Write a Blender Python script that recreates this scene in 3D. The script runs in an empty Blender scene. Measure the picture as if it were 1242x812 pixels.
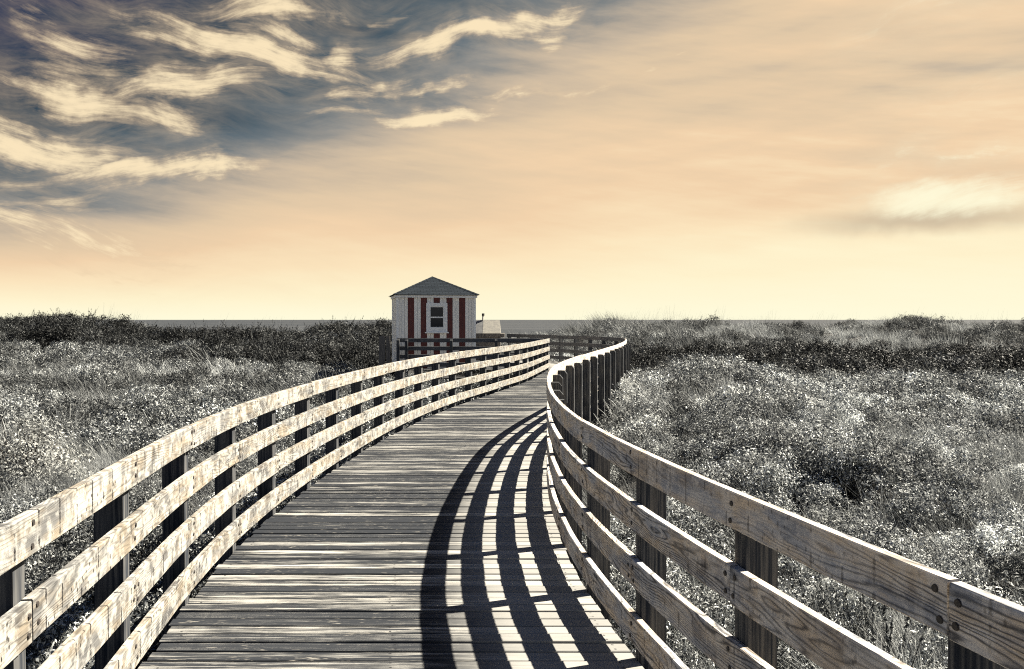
import bpy, math, random
import numpy as np
from mathutils import Vector, Matrix, Euler

random.seed(7)
RNG = np.random.default_rng(11)
scene = bpy.context.scene
COL = scene.collection
R = math.radians

# --------------------------------------------------------------------------
# constants of the place (metres; boardwalk surface is z = 0, +Y is out to sea)
# --------------------------------------------------------------------------
EYE = 1.72
FPX = 1000.0            # focal length in photo pixels (photo 1242 px wide)
SUN_AZ = R(69.2)        # from +Y towards +X
SUN_EL = R(45.5)
SUN_DIR = Vector((math.cos(SUN_EL) * math.sin(SUN_AZ), math.cos(SUN_EL) * math.cos(SUN_AZ), math.sin(SUN_EL)))
EXPO = 2.1

# --------------------------------------------------------------------------
# node helper
# --------------------------------------------------------------------------
class NT:
    def __init__(self, tree):
        self.t = tree
        self.t.nodes.clear()

    def n(self, kind, ins=None, **props):
        nd = self.t.nodes.new(kind)
        for k, v in props.items():
            setattr(nd, k, v)
        for k, v in (ins or {}).items():
            s = nd.inputs[k]
            if isinstance(v, bpy.types.NodeSocket):
                self.t.links.new(v, s)
            else:
                s.default_value = v
        return nd

    def m(self, op, a, b=0.0, c=0.0, clamp=False):
        nd = self.n('ShaderNodeMath', {0: a, 1: b, 2: c}, operation=op)
        nd.use_clamp = clamp
        return nd.outputs[0]

    def ss(self, x, lo, hi, a=0.0, b=1.0):
        nd = self.n('ShaderNodeMapRange', {'Value': x, 'From Min': lo, 'From Max': hi, 'To Min': a, 'To Max': b},
                    interpolation_type='SMOOTHSTEP')
        return nd.outputs[0]

    def noise(self, vec, scale=1.0, detail=3.0, rough=0.55, dims='3D', out='Fac', dist=0.0):
        nd = self.n('ShaderNodeTexNoise', {'Vector': vec, 'Scale': scale, 'Detail': detail, 'Roughness': rough,
                                           'Distortion': dist}, noise_dimensions=dims)
        return nd.outputs[out]

    def xyz(self, x, y, z=0.0):
        return self.n('ShaderNodeCombineXYZ', {0: x, 1: y, 2: z}).outputs[0]

    def sep(self, v):
        o = self.n('ShaderNodeSeparateXYZ', {0: v}).outputs
        return o[0], o[1], o[2]

    def mix(self, f, a, b, blend='MIX'):
        nd = self.n('ShaderNodeMix', data_type='RGBA', blend_type=blend)
        for i, v in ((0, f), (6, a), (7, b)):
            s = nd.inputs[i]
            if isinstance(v, bpy.types.NodeSocket):
                self.t.links.new(v, s)
            else:
                s.default_value = (*v, 1.0) if isinstance(v, tuple) and len(v) == 3 else v
        return nd.outputs[2]

    def ramp(self, f, stops, interp='LINEAR'):
        nd = self.n('ShaderNodeValToRGB', {0: f})
        cr = nd.color_ramp
        cr.interpolation = interp
        while len(cr.elements) < len(stops):
            cr.elements.new(0.5)
        for e, (p, c) in zip(cr.elements, stops):
            e.position = p
            e.color = (*c, 1.0)
        return nd.outputs[0]


def srgb(r, g, b):
    def f(c):
        c /= 255.0
        return c / 12.92 if c <= 0.04045 else ((c + 0.055) / 1.055) ** 2.4
    return (f(r), f(g), f(b))


def new_mat(name):
    m = bpy.data.materials.new(name)
    m.use_nodes = True
    nt = NT(m.node_tree)
    return m, nt


def finish(nt, color, rough=0.8, bump=None, bump_dist=0.003, spec=0.3, normal_strength=0.6, metallic=0.0):
    b = nt.n('ShaderNodeBsdfPrincipled', {'Base Color': color, 'Roughness': rough, 'Specular IOR Level': spec,
                                          'Metallic': metallic})
    if bump is not None:
        bp = nt.n('ShaderNodeBump', {'Height': bump, 'Strength': normal_strength, 'Distance': bump_dist})
        nt.t.links.new(bp.outputs[0], b.inputs['Normal'])
    o = nt.n('ShaderNodeOutputMaterial', {'Surface': b.outputs[0]})
    return b


# --------------------------------------------------------------------------
# materials
# --------------------------------------------------------------------------
def wood_rail(name, pale, tan, grey, dark, bleach=0.5, marks=1.0, grain=1.0):
    m, nt = new_mat(name)
    uv = nt.n('ShaderNodeUVMap', uv_map='UVMap').outputs[0]
    u, v, _ = nt.sep(uv)
    rnd = nt.n('ShaderNodeObjectInfo').outputs['Random']
    off = nt.m('MULTIPLY', rnd, 57.0)
    u2 = nt.m('ADD', u, off)
    # cathedral grain: contour lines of a field stretched along the board
    fld = nt.noise(nt.xyz(nt.m('MULTIPLY', u2, 1.0), nt.m('MULTIPLY', v, 6.5), off), 1.0, 2.0, 0.45)
    wob = nt.noise(nt.xyz(nt.m('MULTIPLY', u2, 9.0), nt.m('MULTIPLY', v, 40.0), off), 1.0, 2.0, 0.5)
    ph = nt.m('ADD', nt.m('MULTIPLY', fld, 17.0), nt.m('ADD', nt.m('MULTIPLY', v, 42.0), nt.m('MULTIPLY', wob, 0.9)))
    sn = nt.m('SINE', nt.m('MULTIPLY', ph, 6.2832))
    line = nt.m('POWER', nt.m('ADD', nt.m('MULTIPLY', sn, 0.5), 0.5), 3.0)
    gm = nt.ss(nt.noise(nt.xyz(nt.m('MULTIPLY', u2, 0.9), nt.m('MULTIPLY', v, 5.0), nt.m('ADD', off, 3.0)), 1.0, 2.0), 0.36, 0.60)
    line = nt.m('MULTIPLY', line, nt.m('ADD', nt.m('MULTIPLY', gm, 0.75 * grain), 0.18 * grain))
    # fine fibre
    fib = nt.noise(nt.xyz(nt.m('MULTIPLY', u2, 7.0), nt.m('MULTIPLY', v, 330.0), off), 1.0, 3.0, 0.6)
    fib2 = nt.noise(nt.xyz(nt.m('MULTIPLY', u2, 2.2), nt.m('MULTIPLY', v, 90.0), off), 1.0, 3.0, 0.6)
    # big weathering patches
    p1 = nt.ss(nt.noise(nt.xyz(nt.m('MULTIPLY', u2, 2.6), nt.m('MULTIPLY', v, 11.0), off), 1.0, 4.0, 0.6), 0.40, 0.62)
    p2 = nt.ss(nt.noise(nt.xyz(nt.m('MULTIPLY', u2, 1.5), nt.m('MULTIPLY', v, 8.0), nt.m('ADD', off, 9.0)), 1.0, 4.0, 0.62), 0.47, 0.66)
    pb = nt.ss(nt.noise(nt.xyz(nt.m('MULTIPLY', u2, 9.0), nt.m('MULTIPLY', v, 8.0), nt.m('ADD', off, 5.0)), 1.0, 5.0, 0.68),
               0.58 - 0.25 * bleach, 0.72 - 0.22 * bleach)
    c = nt.mix(p1, tan, grey)
    c = nt.mix(nt.m('MULTIPLY', p2, 0.52), c, dark)
    c = nt.mix(nt.m('MULTIPLY', pb, bleach), c, pale)
    c = nt.mix(nt.m('MULTIPLY', line, 0.78), c, tuple(x * 0.30 for x in dark))
    c = nt.mix(nt.ss(fib, 0.52, 0.72, 0.0, 0.5), c, tuple(x * 0.5 for x in dark))
    c = nt.mix(nt.ss(fib2, 0.55, 0.75, 0.0, 0.30), c, pale)
    # saw kerfs, drips and nail streaks across the board
    vo = nt.n('ShaderNodeTexVoronoi', {'W': nt.m('MULTIPLY', u2, 6.0), 'Scale': 1.0, 'Randomness': 0.75},
              voronoi_dimensions='1D', feature='DISTANCE_TO_EDGE').outputs['Distance']
    jag = nt.noise(nt.xyz(nt.m('MULTIPLY', u2, 4.0), nt.m('MULTIPLY', v, 60.0), off), 1.0, 2.0)
    vo = nt.m('ADD', vo, nt.m('MULTIPLY', nt.m('SUBTRACT', jag, 0.5), 0.10))
    kerf = nt.ss(vo, 0.012, 0.045, 1.0, 0.0)
    km = nt.ss(nt.noise(nt.xyz(nt.m('MULTIPLY', u2, 5.5), nt.m('MULTIPLY', v, 18.0), off), 1.0, 2.0), 0.43, 0.56)
    kerf = nt.m('MULTIPLY', kerf, nt.m('MULTIPLY', km, marks))
    c = nt.mix(nt.m('MULTIPLY', kerf, 0.8), c, (0.03, 0.028, 0.028))
    # pale halo beside drips
    halo = nt.m('MULTIPLY', nt.ss(vo, 0.03, 0.16, 1.0, 0.0), nt.m('MULTIPLY', nt.m('SUBTRACT', 1.0, km), 0.40 * bleach * min(marks, 1.0)))
    c = nt.mix(halo, c, pale)
    # small dark specks: old staple and nail holes
    sp = nt.n('ShaderNodeTexVoronoi', {'Vector': nt.xyz(nt.m('MULTIPLY', u2, 26.0), nt.m('MULTIPLY', v, 16.0), off), 'Scale': 1.0},
              voronoi_dimensions='2D').outputs['Distance']
    spm = nt.ss(nt.noise(nt.xyz(nt.m('MULTIPLY', u2, 3.0), nt.m('MULTIPLY', v, 9.0), nt.m('ADD', off, 2.0)), 1.0, 2.0), 0.52, 0.62)
    spk = nt.m('MULTIPLY', nt.ss(sp, 0.08, 0.17, 1.0, 0.0), nt.m('MULTIPLY', spm, marks))
    c = nt.mix(nt.m('MULTIPLY', spk, 0.75), c, (0.03, 0.028, 0.026))
    h = nt.m('SUBTRACT', nt.m('MULTIPLY', fib, 0.5), nt.m('ADD', nt.m('MULTIPLY', line, 0.5), nt.m('MULTIPLY', kerf, 1.2)))
    finish(nt, c, 0.85, h, 0.0035, 0.07, 0.8)
    return m


def wood_deck(name):
    m, nt = new_mat(name)
    uv = nt.n('ShaderNodeUVMap', uv_map='UVMap').outputs[0]
    u, v, _ = nt.sep(uv)
    lat, pid, _ = nt.sep(nt.n('ShaderNodeUVMap', uv_map='Wear').outputs[0])
    wn = nt.n('ShaderNodeTexWhiteNoise', {'W': pid}, noise_dimensions='1D').outputs
    rv, rc = wn['Value'], wn['Color']
    r1, r2, r3 = nt.sep(rc)
    off = nt.m('MULTIPLY', pid, 7.31)
    # long streaks
    st = nt.noise(nt.xyz(nt.m('MULTIPLY', u, 1.5), nt.m('MULTIPLY', v, 46.0), off), 1.0, 6.0, 0.68)
    st2 = nt.noise(nt.xyz(nt.m('MULTIPLY', u, 3.6), nt.m('MULTIPLY', v, 170.0), off), 1.0, 4.0, 0.65)
    blot = nt.noise(nt.xyz(nt.m('MULTIPLY', u, 2.2), nt.m('MULTIPLY', v, 9.0), off), 1.0, 3.0, 0.6)
    # dirt: strong on the trodden left and middle, light beside the right railing
    dl = nt.ss(lat, 0.56, 0.80, 1.0, 0.12)
    base = nt.mix(r1, (0.33, 0.32, 0.295), (0.23, 0.225, 0.21))
    base = nt.mix(nt.m('MULTIPLY', r2, 0.35), base, (0.13, 0.132, 0.138))
    dirtf = nt.m('ADD', nt.m('ADD', st, nt.m('MULTIPLY', nt.m('SUBTRACT', rv, 0.5), 0.34)),
                 nt.m('MULTIPLY', nt.m('SUBTRACT', blot, 0.5), 0.42))
    dirt = nt.m('MULTIPLY', nt.ss(dirtf, 0.27, 0.46), dl)
    c = nt.mix(nt.m('MULTIPLY', dirt, 0.965), base, (0.0145, 0.017, 0.022))
    c = nt.mix(nt.m('MULTIPLY', nt.ss(st2, 0.50, 0.66, 0.0, 1.0), nt.m('ADD', nt.m('MULTIPLY', dl, 0.6), 0.08)), c, (0.028, 0.029, 0.033))
    # frayed pale splinters
    fl = nt.noise(nt.xyz(nt.m('MULTIPLY', u, 11.0), nt.m('MULTIPLY', v, 110.0), nt.m('ADD', off, 4.0)), 1.0, 3.0, 0.6)
    c = nt.mix(nt.m('MULTIPLY', nt.ss(fl, 0.60, 0.74, 0.0, 0.75), nt.m('MULTIPLY', dl, nt.ss(blot, 0.42, 0.62))), c, (0.50, 0.465, 0.40))
    # two nails per plank over each bearer
    pv = nt.m('FRACT', nt.m('DIVIDE', nt.m('ADD', v, 2.0), 0.118))
    dv = nt.m('MULTIPLY', nt.m('SUBTRACT', nt.m('ABSOLUTE', nt.m('SUBTRACT', pv, 0.47)), 0.24), 0.118)
    jit = nt.m('MULTIPLY', nt.m('SUBTRACT', r3, 0.5), 0.016)
    dls = [nt.m('ABSOLUTE', nt.m('SUBTRACT', nt.m('ADD', lat, jit), q)) for q in (0.035, 0.5, 0.965)]
    du = nt.m('MULTIPLY', nt.m('MINIMUM', nt.m('MINIMUM', dls[0], dls[1]), dls[2]), 2.44)
    dn = nt.m('SQRT', nt.m('ADD', nt.m('MULTIPLY', du, du), nt.m('MULTIPLY', dv, dv)))
    c = nt.mix(nt.ss(dn, 0.005, 0.009, 0.9, 0.0), c, (0.02, 0.02, 0.022))
    h = nt.m('SUBTRACT', nt.m('ADD', nt.m('MULTIPLY', st2, 0.7), nt.m('MULTIPLY', st, 0.6)), nt.m('MULTIPLY', dirt, 0.3))
    finish(nt, c, 0.9, h, 0.005, 0.05, 0.9)
    return m


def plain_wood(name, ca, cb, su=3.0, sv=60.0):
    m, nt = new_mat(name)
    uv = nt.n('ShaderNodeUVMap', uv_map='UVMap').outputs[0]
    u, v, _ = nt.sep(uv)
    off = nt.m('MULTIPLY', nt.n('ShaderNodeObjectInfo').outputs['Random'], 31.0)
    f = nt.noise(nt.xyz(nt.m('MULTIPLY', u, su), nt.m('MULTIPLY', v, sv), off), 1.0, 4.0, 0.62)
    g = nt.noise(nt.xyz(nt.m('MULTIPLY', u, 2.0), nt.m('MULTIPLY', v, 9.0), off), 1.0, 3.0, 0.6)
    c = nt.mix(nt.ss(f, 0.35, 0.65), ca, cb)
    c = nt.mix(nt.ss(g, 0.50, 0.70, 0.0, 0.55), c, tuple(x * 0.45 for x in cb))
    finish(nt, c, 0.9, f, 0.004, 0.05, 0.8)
    return m


def leaf_mat(name, ca, cb, transl=0.3, gloss=0.35, rough=0.5):
    m, nt = new_mat(name)
    rnd = nt.n('ShaderNodeObjectInfo').outputs['Random']
    at = nt.n('ShaderNodeAttribute', attribute_name='tone', attribute_type='INSTANCER').outputs['Fac']
    lf = nt.n('ShaderNodeAttribute', attribute_name='leaf', attribute_type='GEOMETRY').outputs['Fac']
    f = nt.ss(nt.m('ADD', nt.m('MULTIPLY', lf, 0.8), nt.m('MULTIPLY', rnd, 0.2)), 0.32, 0.78)
    c = nt.mix(f, ca, cb)
    k = nt.m('ADD', 0.02, at)       # 'tone' is 0 on objects without it -> handled by scatter only
    sc = nt.n('ShaderNodeVectorMath', {0: c, 3: 1.0}, operation='SCALE')
    nt.t.links.new(k, sc.inputs[3])
    c = sc.outputs[0]
    b = nt.n('ShaderNodeBsdfPrincipled', {'Base Color': c, 'Roughness': rough, 'Specular IOR Level': gloss})
    t = nt.n('ShaderNodeBsdfTranslucent', {'Color': c})
    x = nt.n('ShaderNodeMixShader', {0: transl, 1: b.outputs[0], 2: t.outputs[0]})
    nt.n('ShaderNodeOutputMaterial', {'Surface': x.outputs[0]})
    return m


def simple_mat(name, ca, cb, scale=8.0, rough=0.7, spec=0.3, metallic=0.0, bump=0.002):
    m, nt = new_mat(name)
    co = nt.n('ShaderNodeTexCoord').outputs['Object']
    f = nt.noise(co, scale, 4.0, 0.6)
    c = nt.mix(nt.ss(f, 0.35, 0.68), ca, cb)
    finish(nt, c, rough, f, bump, spec, 0.5, metallic)
    return m


M = {}
M['rail_left'] = wood_rail('sunbleached_rail_wood', (0.40, 0.39, 0.36), (0.21, 0.178, 0.136), (0.145, 0.142, 0.137), (0.038, 0.039, 0.043), 0.62, 1.4, 0.7)
M['rail_right'] = wood_rail('grainy_rail_wood', (0.66, 0.615, 0.55), (0.58, 0.475, 0.355), (0.36, 0.365, 0.38), (0.10, 0.108, 0.13), 0.55, 0.7, 1.15)
M['rail_far'] = wood_rail('shaded_rail_wood', (0.17, 0.17, 0.17), (0.12, 0.118, 0.115), (0.10, 0.103, 0.108), (0.05, 0.052, 0.06), 0.2, 0.5, 0.7)  # darker copy of the rail wood, shade on far rails in its colour
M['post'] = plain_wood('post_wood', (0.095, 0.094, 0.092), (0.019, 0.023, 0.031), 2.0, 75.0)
M['deck'] = wood_deck('plank_wood')
M['beam'] = plain_wood('beam_wood', (0.16, 0.145, 0.13), (0.09, 0.085, 0.08))
M['bolt'] = simple_mat('rusted_bolt_metal', (0.03, 0.028, 0.027), (0.055, 0.045, 0.04), 60.0, 0.6, 0.4, 0.3)
M['white_paint'] = None
M['grass'] = leaf_mat('dry_grass', (0.085, 0.092, 0.10), (0.50, 0.515, 0.505), 0.26, 0.12, 0.55)
M['leaf'] = leaf_mat('pale_shrub_leaf', (0.045, 0.051, 0.058), (0.50, 0.515, 0.505), 0.15, 0.12, 0.55)
M['ground'] = None

# --------------------------------------------------------------------------
# mesh builder
# --------------------------------------------------------------------------
class MB:
    def __init__(self):
        self.v, self.f, self.uv, self.mi, self.w = [], [], [], [], []

    def face(self, pts, uvs=None, mat=0, wear=None):
        b = len(self.v)
        self.v.extend(tuple(p) for p in pts)
        self.f.append(list(range(b, b + len(pts))))
        self.uv.extend(uvs if uvs else [(0.0, 0.0)] * len(pts))
        self.w.extend(wear if wear else [(0.0, 0.0)] * len(pts))
        self.mi.append(mat)

    def box(self, x0, x1, y0, y1, z0, z1, mat=0, mtx=None):
        P = [(x0, y0, z0), (x1, y0, z0), (x1, y1, z0), (x0, y1, z0), (x0, y0, z1), (x1, y0, z1), (x1, y1, z1), (x0, y1, z1)]
        for q, ax in (((0, 1, 5, 4), 0), ((1, 2, 6, 5), 1), ((2, 3, 7, 6), 0), ((3, 0, 4, 7), 1), ((4, 5, 6, 7), 2), ((3, 2, 1, 0), 2)):
            pts = [Vector(P[i]) for i in q]
            if ax == 0:
                uvs = [(p.z, p.x) for p in pts]
            elif ax == 1:
                uvs = [(p.z, p.y) for p in pts]
            else:
                uvs = [(p.x, p.y) for p in pts]
            if mtx is not None:
                pts = [mtx @ p for p in pts]
            self.face(pts, uvs, mat)

    def prism(self, poly, frame, depth, mat=0):
        """poly: (a, b) outline ccw; frame: function (a, b, c) -> point; extruded c in [0, depth]"""
        n = len(poly)
        self.face([frame(a, b, 0.0) for a, b in reversed(poly)], [(b, a) for a, b in reversed(poly)], mat)
        self.face([frame(a, b, depth) for a, b in poly], [(b, a) for a, b in poly], mat)
        for i in range(n):
            (a0, b0), (a1, b1) = poly[i], poly[(i + 1) % n]
            self.face([frame(a0, b0, 0), frame(a1, b1, 0), frame(a1, b1, depth), frame(a0, b0, depth)],
                      [(b0, 0), (b1, 0.001), (b1, depth), (b0, depth)], mat)

    def cyl(self, c, axis, r, h, n=10, mat=0, r2=None):
        axis = Vector(axis).normalized()
        a = axis.orthogonal().normalized()
        b = axis.cross(a)
        c = Vector(c)
        r2 = r if r2 is None else r2
        p0 = [c + (a * math.cos(t) + b * math.sin(t)) * r for t in [2 * math.pi * i / n for i in range(n)]]
        p1 = [c + axis * h + (a * math.cos(t) + b * math.sin(t)) * r2 for t in [2 * math.pi * i / n for i in range(n)]]
        for i in range(n):
            j = (i + 1) % n
            self.face([p0[i], p0[j], p1[j], p1[i]], None, mat)
        self.face(p1, None, mat)
        self.face(list(reversed(p0)), None, mat)

    def build(self, name, mats, parent=None, wear=False, merge=False, flip_fix=True):
        me = bpy.data.meshes.new(name)
        me.from_pydata(self.v, [], self.f)
        uvl = me.uv_layers.new(name='UVMap')
        uvl.data.foreach_set('uv', np.array(self.uv, dtype=np.float32).ravel())
        if wear:
            wl = me.uv_layers.new(name='Wear')
            wl.data.foreach_set('uv', np.array(self.w, dtype=np.float32).ravel())
        for m in (mats if isinstance(mats, (list, tuple)) else [mats]):
            me.materials.append(m)
        me.polygons.foreach_set('material_index', np.array(self.mi, dtype=np.int32))
        me.update()
        o = bpy.data.objects.new(name, me)
        COL.objects.link(o)
        if parent is not None:
            o.parent = parent
        return o


def tag(o, label=None, cat=None, group=None, kind=None):
    if label: o['label'] = label
    if cat: o['category'] = cat
    if group: o['group'] = group
    if kind: o['kind'] = kind
    return o


def thing(name, label, cat, loc=(0, 0, 0), group=None):
    o = bpy.data.objects.new(name, None)
    o.location = loc
    COL.objects.link(o)
    return tag(o, label, cat, group)


# --------------------------------------------------------------------------
# paths (plan view)
# --------------------------------------------------------------------------
def spline(pts, n=40):
    P = np.array(pts, float)
    P = np.vstack([2 * P[0] - P[1], P, 2 * P[-1] - P[-2]])
    out = []
    for i in range(1, len(P) - 2):
        p0, p1, p2, p3 = P[i - 1], P[i], P[i + 1], P[i + 2]
        d = [max(np.linalg.norm(b - a), 1e-6) ** 0.5 for a, b in ((p0, p1), (p1, p2), (p2, p3))]
        t0, t1 = 0.0, d[0]
        t2 = t1 + d[1]
        t3 = t2 + d[2]
        for k in range(n):
            t = t1 + (t2 - t1) * k / n
            A1 = (t1 - t) / (t1 - t0) * p0 + (t - t0) / (t1 - t0) * p1
            A2 = (t2 - t) / (t2 - t1) * p1 + (t - t1) / (t2 - t1) * p2
            A3 = (t3 - t) / (t3 - t2) * p2 + (t - t2) / (t3 - t2) * p3
            B1 = (t2 - t) / (t2 - t0) * A1 + (t - t0) / (t2 - t0) * A2
            B2 = (t3 - t) / (t3 - t1) * A2 + (t - t1) / (t3 - t1) * A3
            out.append((t2 - t) / (t2 - t1) * B1 + (t - t1) / (t2 - t1) * B2)
    out.append(P[-2])
    return np.array(out)


class Path:
    def __init__(self, pts, smooth=2):
        q = spline(pts)
        seg = np.r_[0, np.cumsum(np.linalg.norm(np.diff(q, axis=0), axis=1))]
        s = np.arange(0, seg[-1], 0.05)
        x, y = np.interp(s, seg, q[:, 0]), np.interp(s, seg, q[:, 1])
        k = np.ones(15) / 15
        for _ in range(smooth):
            xp = np.r_[2 * x[0] - x[7:0:-1], x, 2 * x[-1] - x[-2:-9:-1]]
            yp = np.r_[2 * y[0] - y[7:0:-1], y, 2 * y[-1] - y[-2:-9:-1]]
            x, y = np.convolve(xp, k, 'valid'), np.convolve(yp, k, 'valid')
        self.x, self.y = x, y
        self.s = np.r_[0, np.cumsum(np.hypot(np.diff(x), np.diff(y)))]
        self.L = self.s[-1]

    def at(self, s):
        e = 0.04
        x, y = np.interp(s, self.s, self.x), np.interp(s, self.s, self.y)
        a, b = max(s - e, 0), min(s + e, self.L)
        tx = np.interp(b, self.s, self.x) - np.interp(a, self.s, self.x)
        ty = np.interp(b, self.s, self.y) - np.interp(a, self.s, self.y)
        l = math.hypot(tx, ty)
        return x, y, tx / l, ty / l


LEFT = Path([(-0.75, -2.0), (-1.02, -0.6), (-1.25, 0.8), (-1.42, 1.7), (-1.546, 2.49), (-1.705, 3.51), (-1.905, 4.79), (-2.02, 5.95), (-2.06, 7.1),
             (-2.04, 8.3), (-1.95, 10.1), (-1.74, 12.4), (-1.24, 15.6), (-0.42, 19.1), (0.43, 22.8), (1.3, 28.3)])
RIGHT = Path([(1.95, -2.0), (1.65, -0.6), (1.40, 0.6), (1.22, 1.35), (1.08, 1.947), (0.975, 2.35), (0.88, 2.75), (0.715, 3.5), (0.596, 4.12),
              (0.478, 4.9), (0.399, 5.59), (0.345, 6.6), (0.338, 7.8), (0.425, 9.8), (0.57, 11.4), (0.86, 13.1), (1.40, 15.6),
              (2.14, 18.7), (2.98, 22.6), (3.55, 25.8), (3.82, 28.2), (3.78, 29.6), (3.33, 31.0), (2.5, 32.9), (1.49, 34.6), (-0.25, 37.4)])
FRONT = Path([(1.12, 28.45), (-1.5, 28.5), (-4.0, 28.55)], 0)

ROWS = (1.08, 0.80, 0.52, 0.235)      # top heights of the four rails
RH, RT = 0.14, 0.038


def rail_board(path, s0, s1, ztop, side, posts_s, mats, parent, label=None, kerf_end=True):
    """one board bent along the path; side=+1: outward is to the left of travel, -1: right"""
    mb = MB()
    n = max(3, int((s1 - s0) / 0.16))
    c = 0.004
    dz = random.uniform(-0.004, 0.004)
    tilt = random.uniform(-0.004, 0.004)
    hh = RH + random.uniform(-0.003, 0.003)
    prof = [(0, c), (0, hh - c), (c, hh), (RT - c, hh), (RT, hh - c), (RT, c), (RT - c, 0), (c, 0)]
    per = [0]
    for i in range(8):
        a, b = prof[i], prof[(i + 1) % 8]
        per.append(per[-1] + math.hypot(a[0] - b[0], a[1] - b[1]))
    rows = []
    for i in range(n + 1):
        s = s0 + (s1 - s0) * i / n
        x, y, tx, ty = path.at(s)
        nx, ny = -ty * side, tx * side
        w = random.uniform(-0.0012, 0.0012)
        f = (i / n - 0.5) * 2 * tilt
        rows.append((s, [(x + nx * (a + w), y + ny * (a + w), ztop - hh + b + dz + f) for a, b in prof]))
    for (sa, ra), (sb, rb) in zip(rows[:-1], rows[1:]):
        for k in range(8):
            k2 = (k + 1) % 8
            q = [ra[k], rb[k], rb[k2], ra[k2]]
            u = [(sa, per[k]), (sb, per[k]), (sb, per[k + 1]), (sa, per[k + 1])]
            if side > 0:
                q.reverse(); u.reverse()
            mb.face(q, u, 0)
    for (s, r), rev in ((rows[0], side > 0), (rows[-1], side < 0)):
        q = list(r)
        u = [(p[0] * 0.3 + a, b * 2) for p, (a, b) in zip(r, prof)]
        if not rev:
            q.reverse(); u.reverse()
        mb.face(q, u, 0)
    # bolt heads, an upper and a lower one at every post the board crosses
    for ps in posts_s:
        if s0 + 0.01 < ps < s1 - 0.01 or abs(ps - s0) < 0.05 or abs(ps - s1) < 0.05:
            ends = [0.0]
            if abs(ps - s0) < 0.05: ends = [0.032]
            if abs(ps - s1) < 0.05: ends = [-0.032]
            for e in ends:
                x, y, tx, ty = path.at(min(max(ps + e, 0), path.L))
                nx, ny = -ty * side, tx * side
                for fz in (0.28, 0.74):
                    j = random.uniform(-0.012, 0.012)
                    mb.cyl((x + nx * 0.003 + tx * j, y + ny * 0.003 + ty * j, ztop - hh + hh * fz + dz + random.uniform(-0.01, 0.01)),
                           (-nx, -ny, 0), 0.0115, 0.007, 9, 1, 0.0095)
    o = mb.build('rail_board', mats, parent)
    for p in o.data.polygons:
        p.use_smooth = False
    if label: o['label'] = label
    return o


def post(path, s, side, parent, mat, bottom=-1.3, top=1.045):
    x, y, tx, ty = path.at(s)
    yaw = random.uniform(-0.04, 0.04)
    tx, ty = tx * math.cos(yaw) - ty * math.sin(yaw), tx * math.sin(yaw) + ty * math.cos(yaw)
    nx, ny = -ty * side, tx * side
    a0, a1 = RT + 0.003, RT + 0.003 + 0.128
    t = top + random.uniform(-0.012, 0.012)
    poly = [(a0, bottom), (a1, bottom), (a1, t - 0.045), (a1 - 0.038, t), (a0, t)]
    wd = 0.089
    sgn = 1.0 if side < 0 else -1.0
    fr = lambda a, b, c: (x + nx * a + tx * (c - wd / 2) * -sgn, y + ny * a + ty * (c - wd / 2) * -sgn, b)
    mb = MB()
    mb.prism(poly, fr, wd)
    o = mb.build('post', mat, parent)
    bev = o.modifiers.new('edge', 'BEVEL')
    bev.width = 0.004
    bev.segments = 1
    me = o.data
    return o


def railing(path, side, label,  first_post, spacing, mats, posts_mat, per_board=3, bottom=-1.3, s_from=0.0, offs=(0, 1, 2, 1), mat_far=None, far_from=1e9, post_top=1.045):
    root = thing('railing', label, 'railing', (float(path.x[0]), float(path.y[0]), 0.0))
    root.location = (0, 0, 0)
    ps = []
    s = first_post
    while s < path.L - 0.05:
        ps.append(s)
        s += spacing * random.uniform(0.985, 1.015)
    if path.L - ps[-1] > 0.35:
        ps.append(path.L - 0.05)
    for s in ps:
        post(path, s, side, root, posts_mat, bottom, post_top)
    for r, zt in enumerate(ROWS):
        cuts = [s_from] + [ps[i] for i in range(len(ps)) if (i - offs[r]) % per_board == 0 and s_from + 0.3 < ps[i] < path.L - 0.3] + [path.L]
        for a, b in zip(cuts[:-1], cuts[1:]):
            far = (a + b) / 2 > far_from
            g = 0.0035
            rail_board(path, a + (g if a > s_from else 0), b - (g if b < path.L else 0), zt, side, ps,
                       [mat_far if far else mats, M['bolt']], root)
    return root


def s_at_y(path, y):
    i = int(np.argmax(path.y >= y))
    return float(path.s[i])


# --------------------------------------------------------------------------
# boardwalk deck
# --------------------------------------------------------------------------
_lx, _ly = LEFT.x, LEFT.y
_fork = int(np.argmax(RIGHT.x))           # the right railing turns back here
_rx_near, _ry_near = RIGHT.x[:_fork + 1], RIGHT.y[:_fork + 1]


def deck_span(y):
    xr = float(np.interp(y, RIGHT.y, RIGHT.x)) + 0.036
    if y < 28.50:
        xl = float(np.interp(y, _ly, _lx)) - 0.036
    else:
        xl = -4.75
    if y > 37.4:
        xr = -0.25
    return xl, xr


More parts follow.
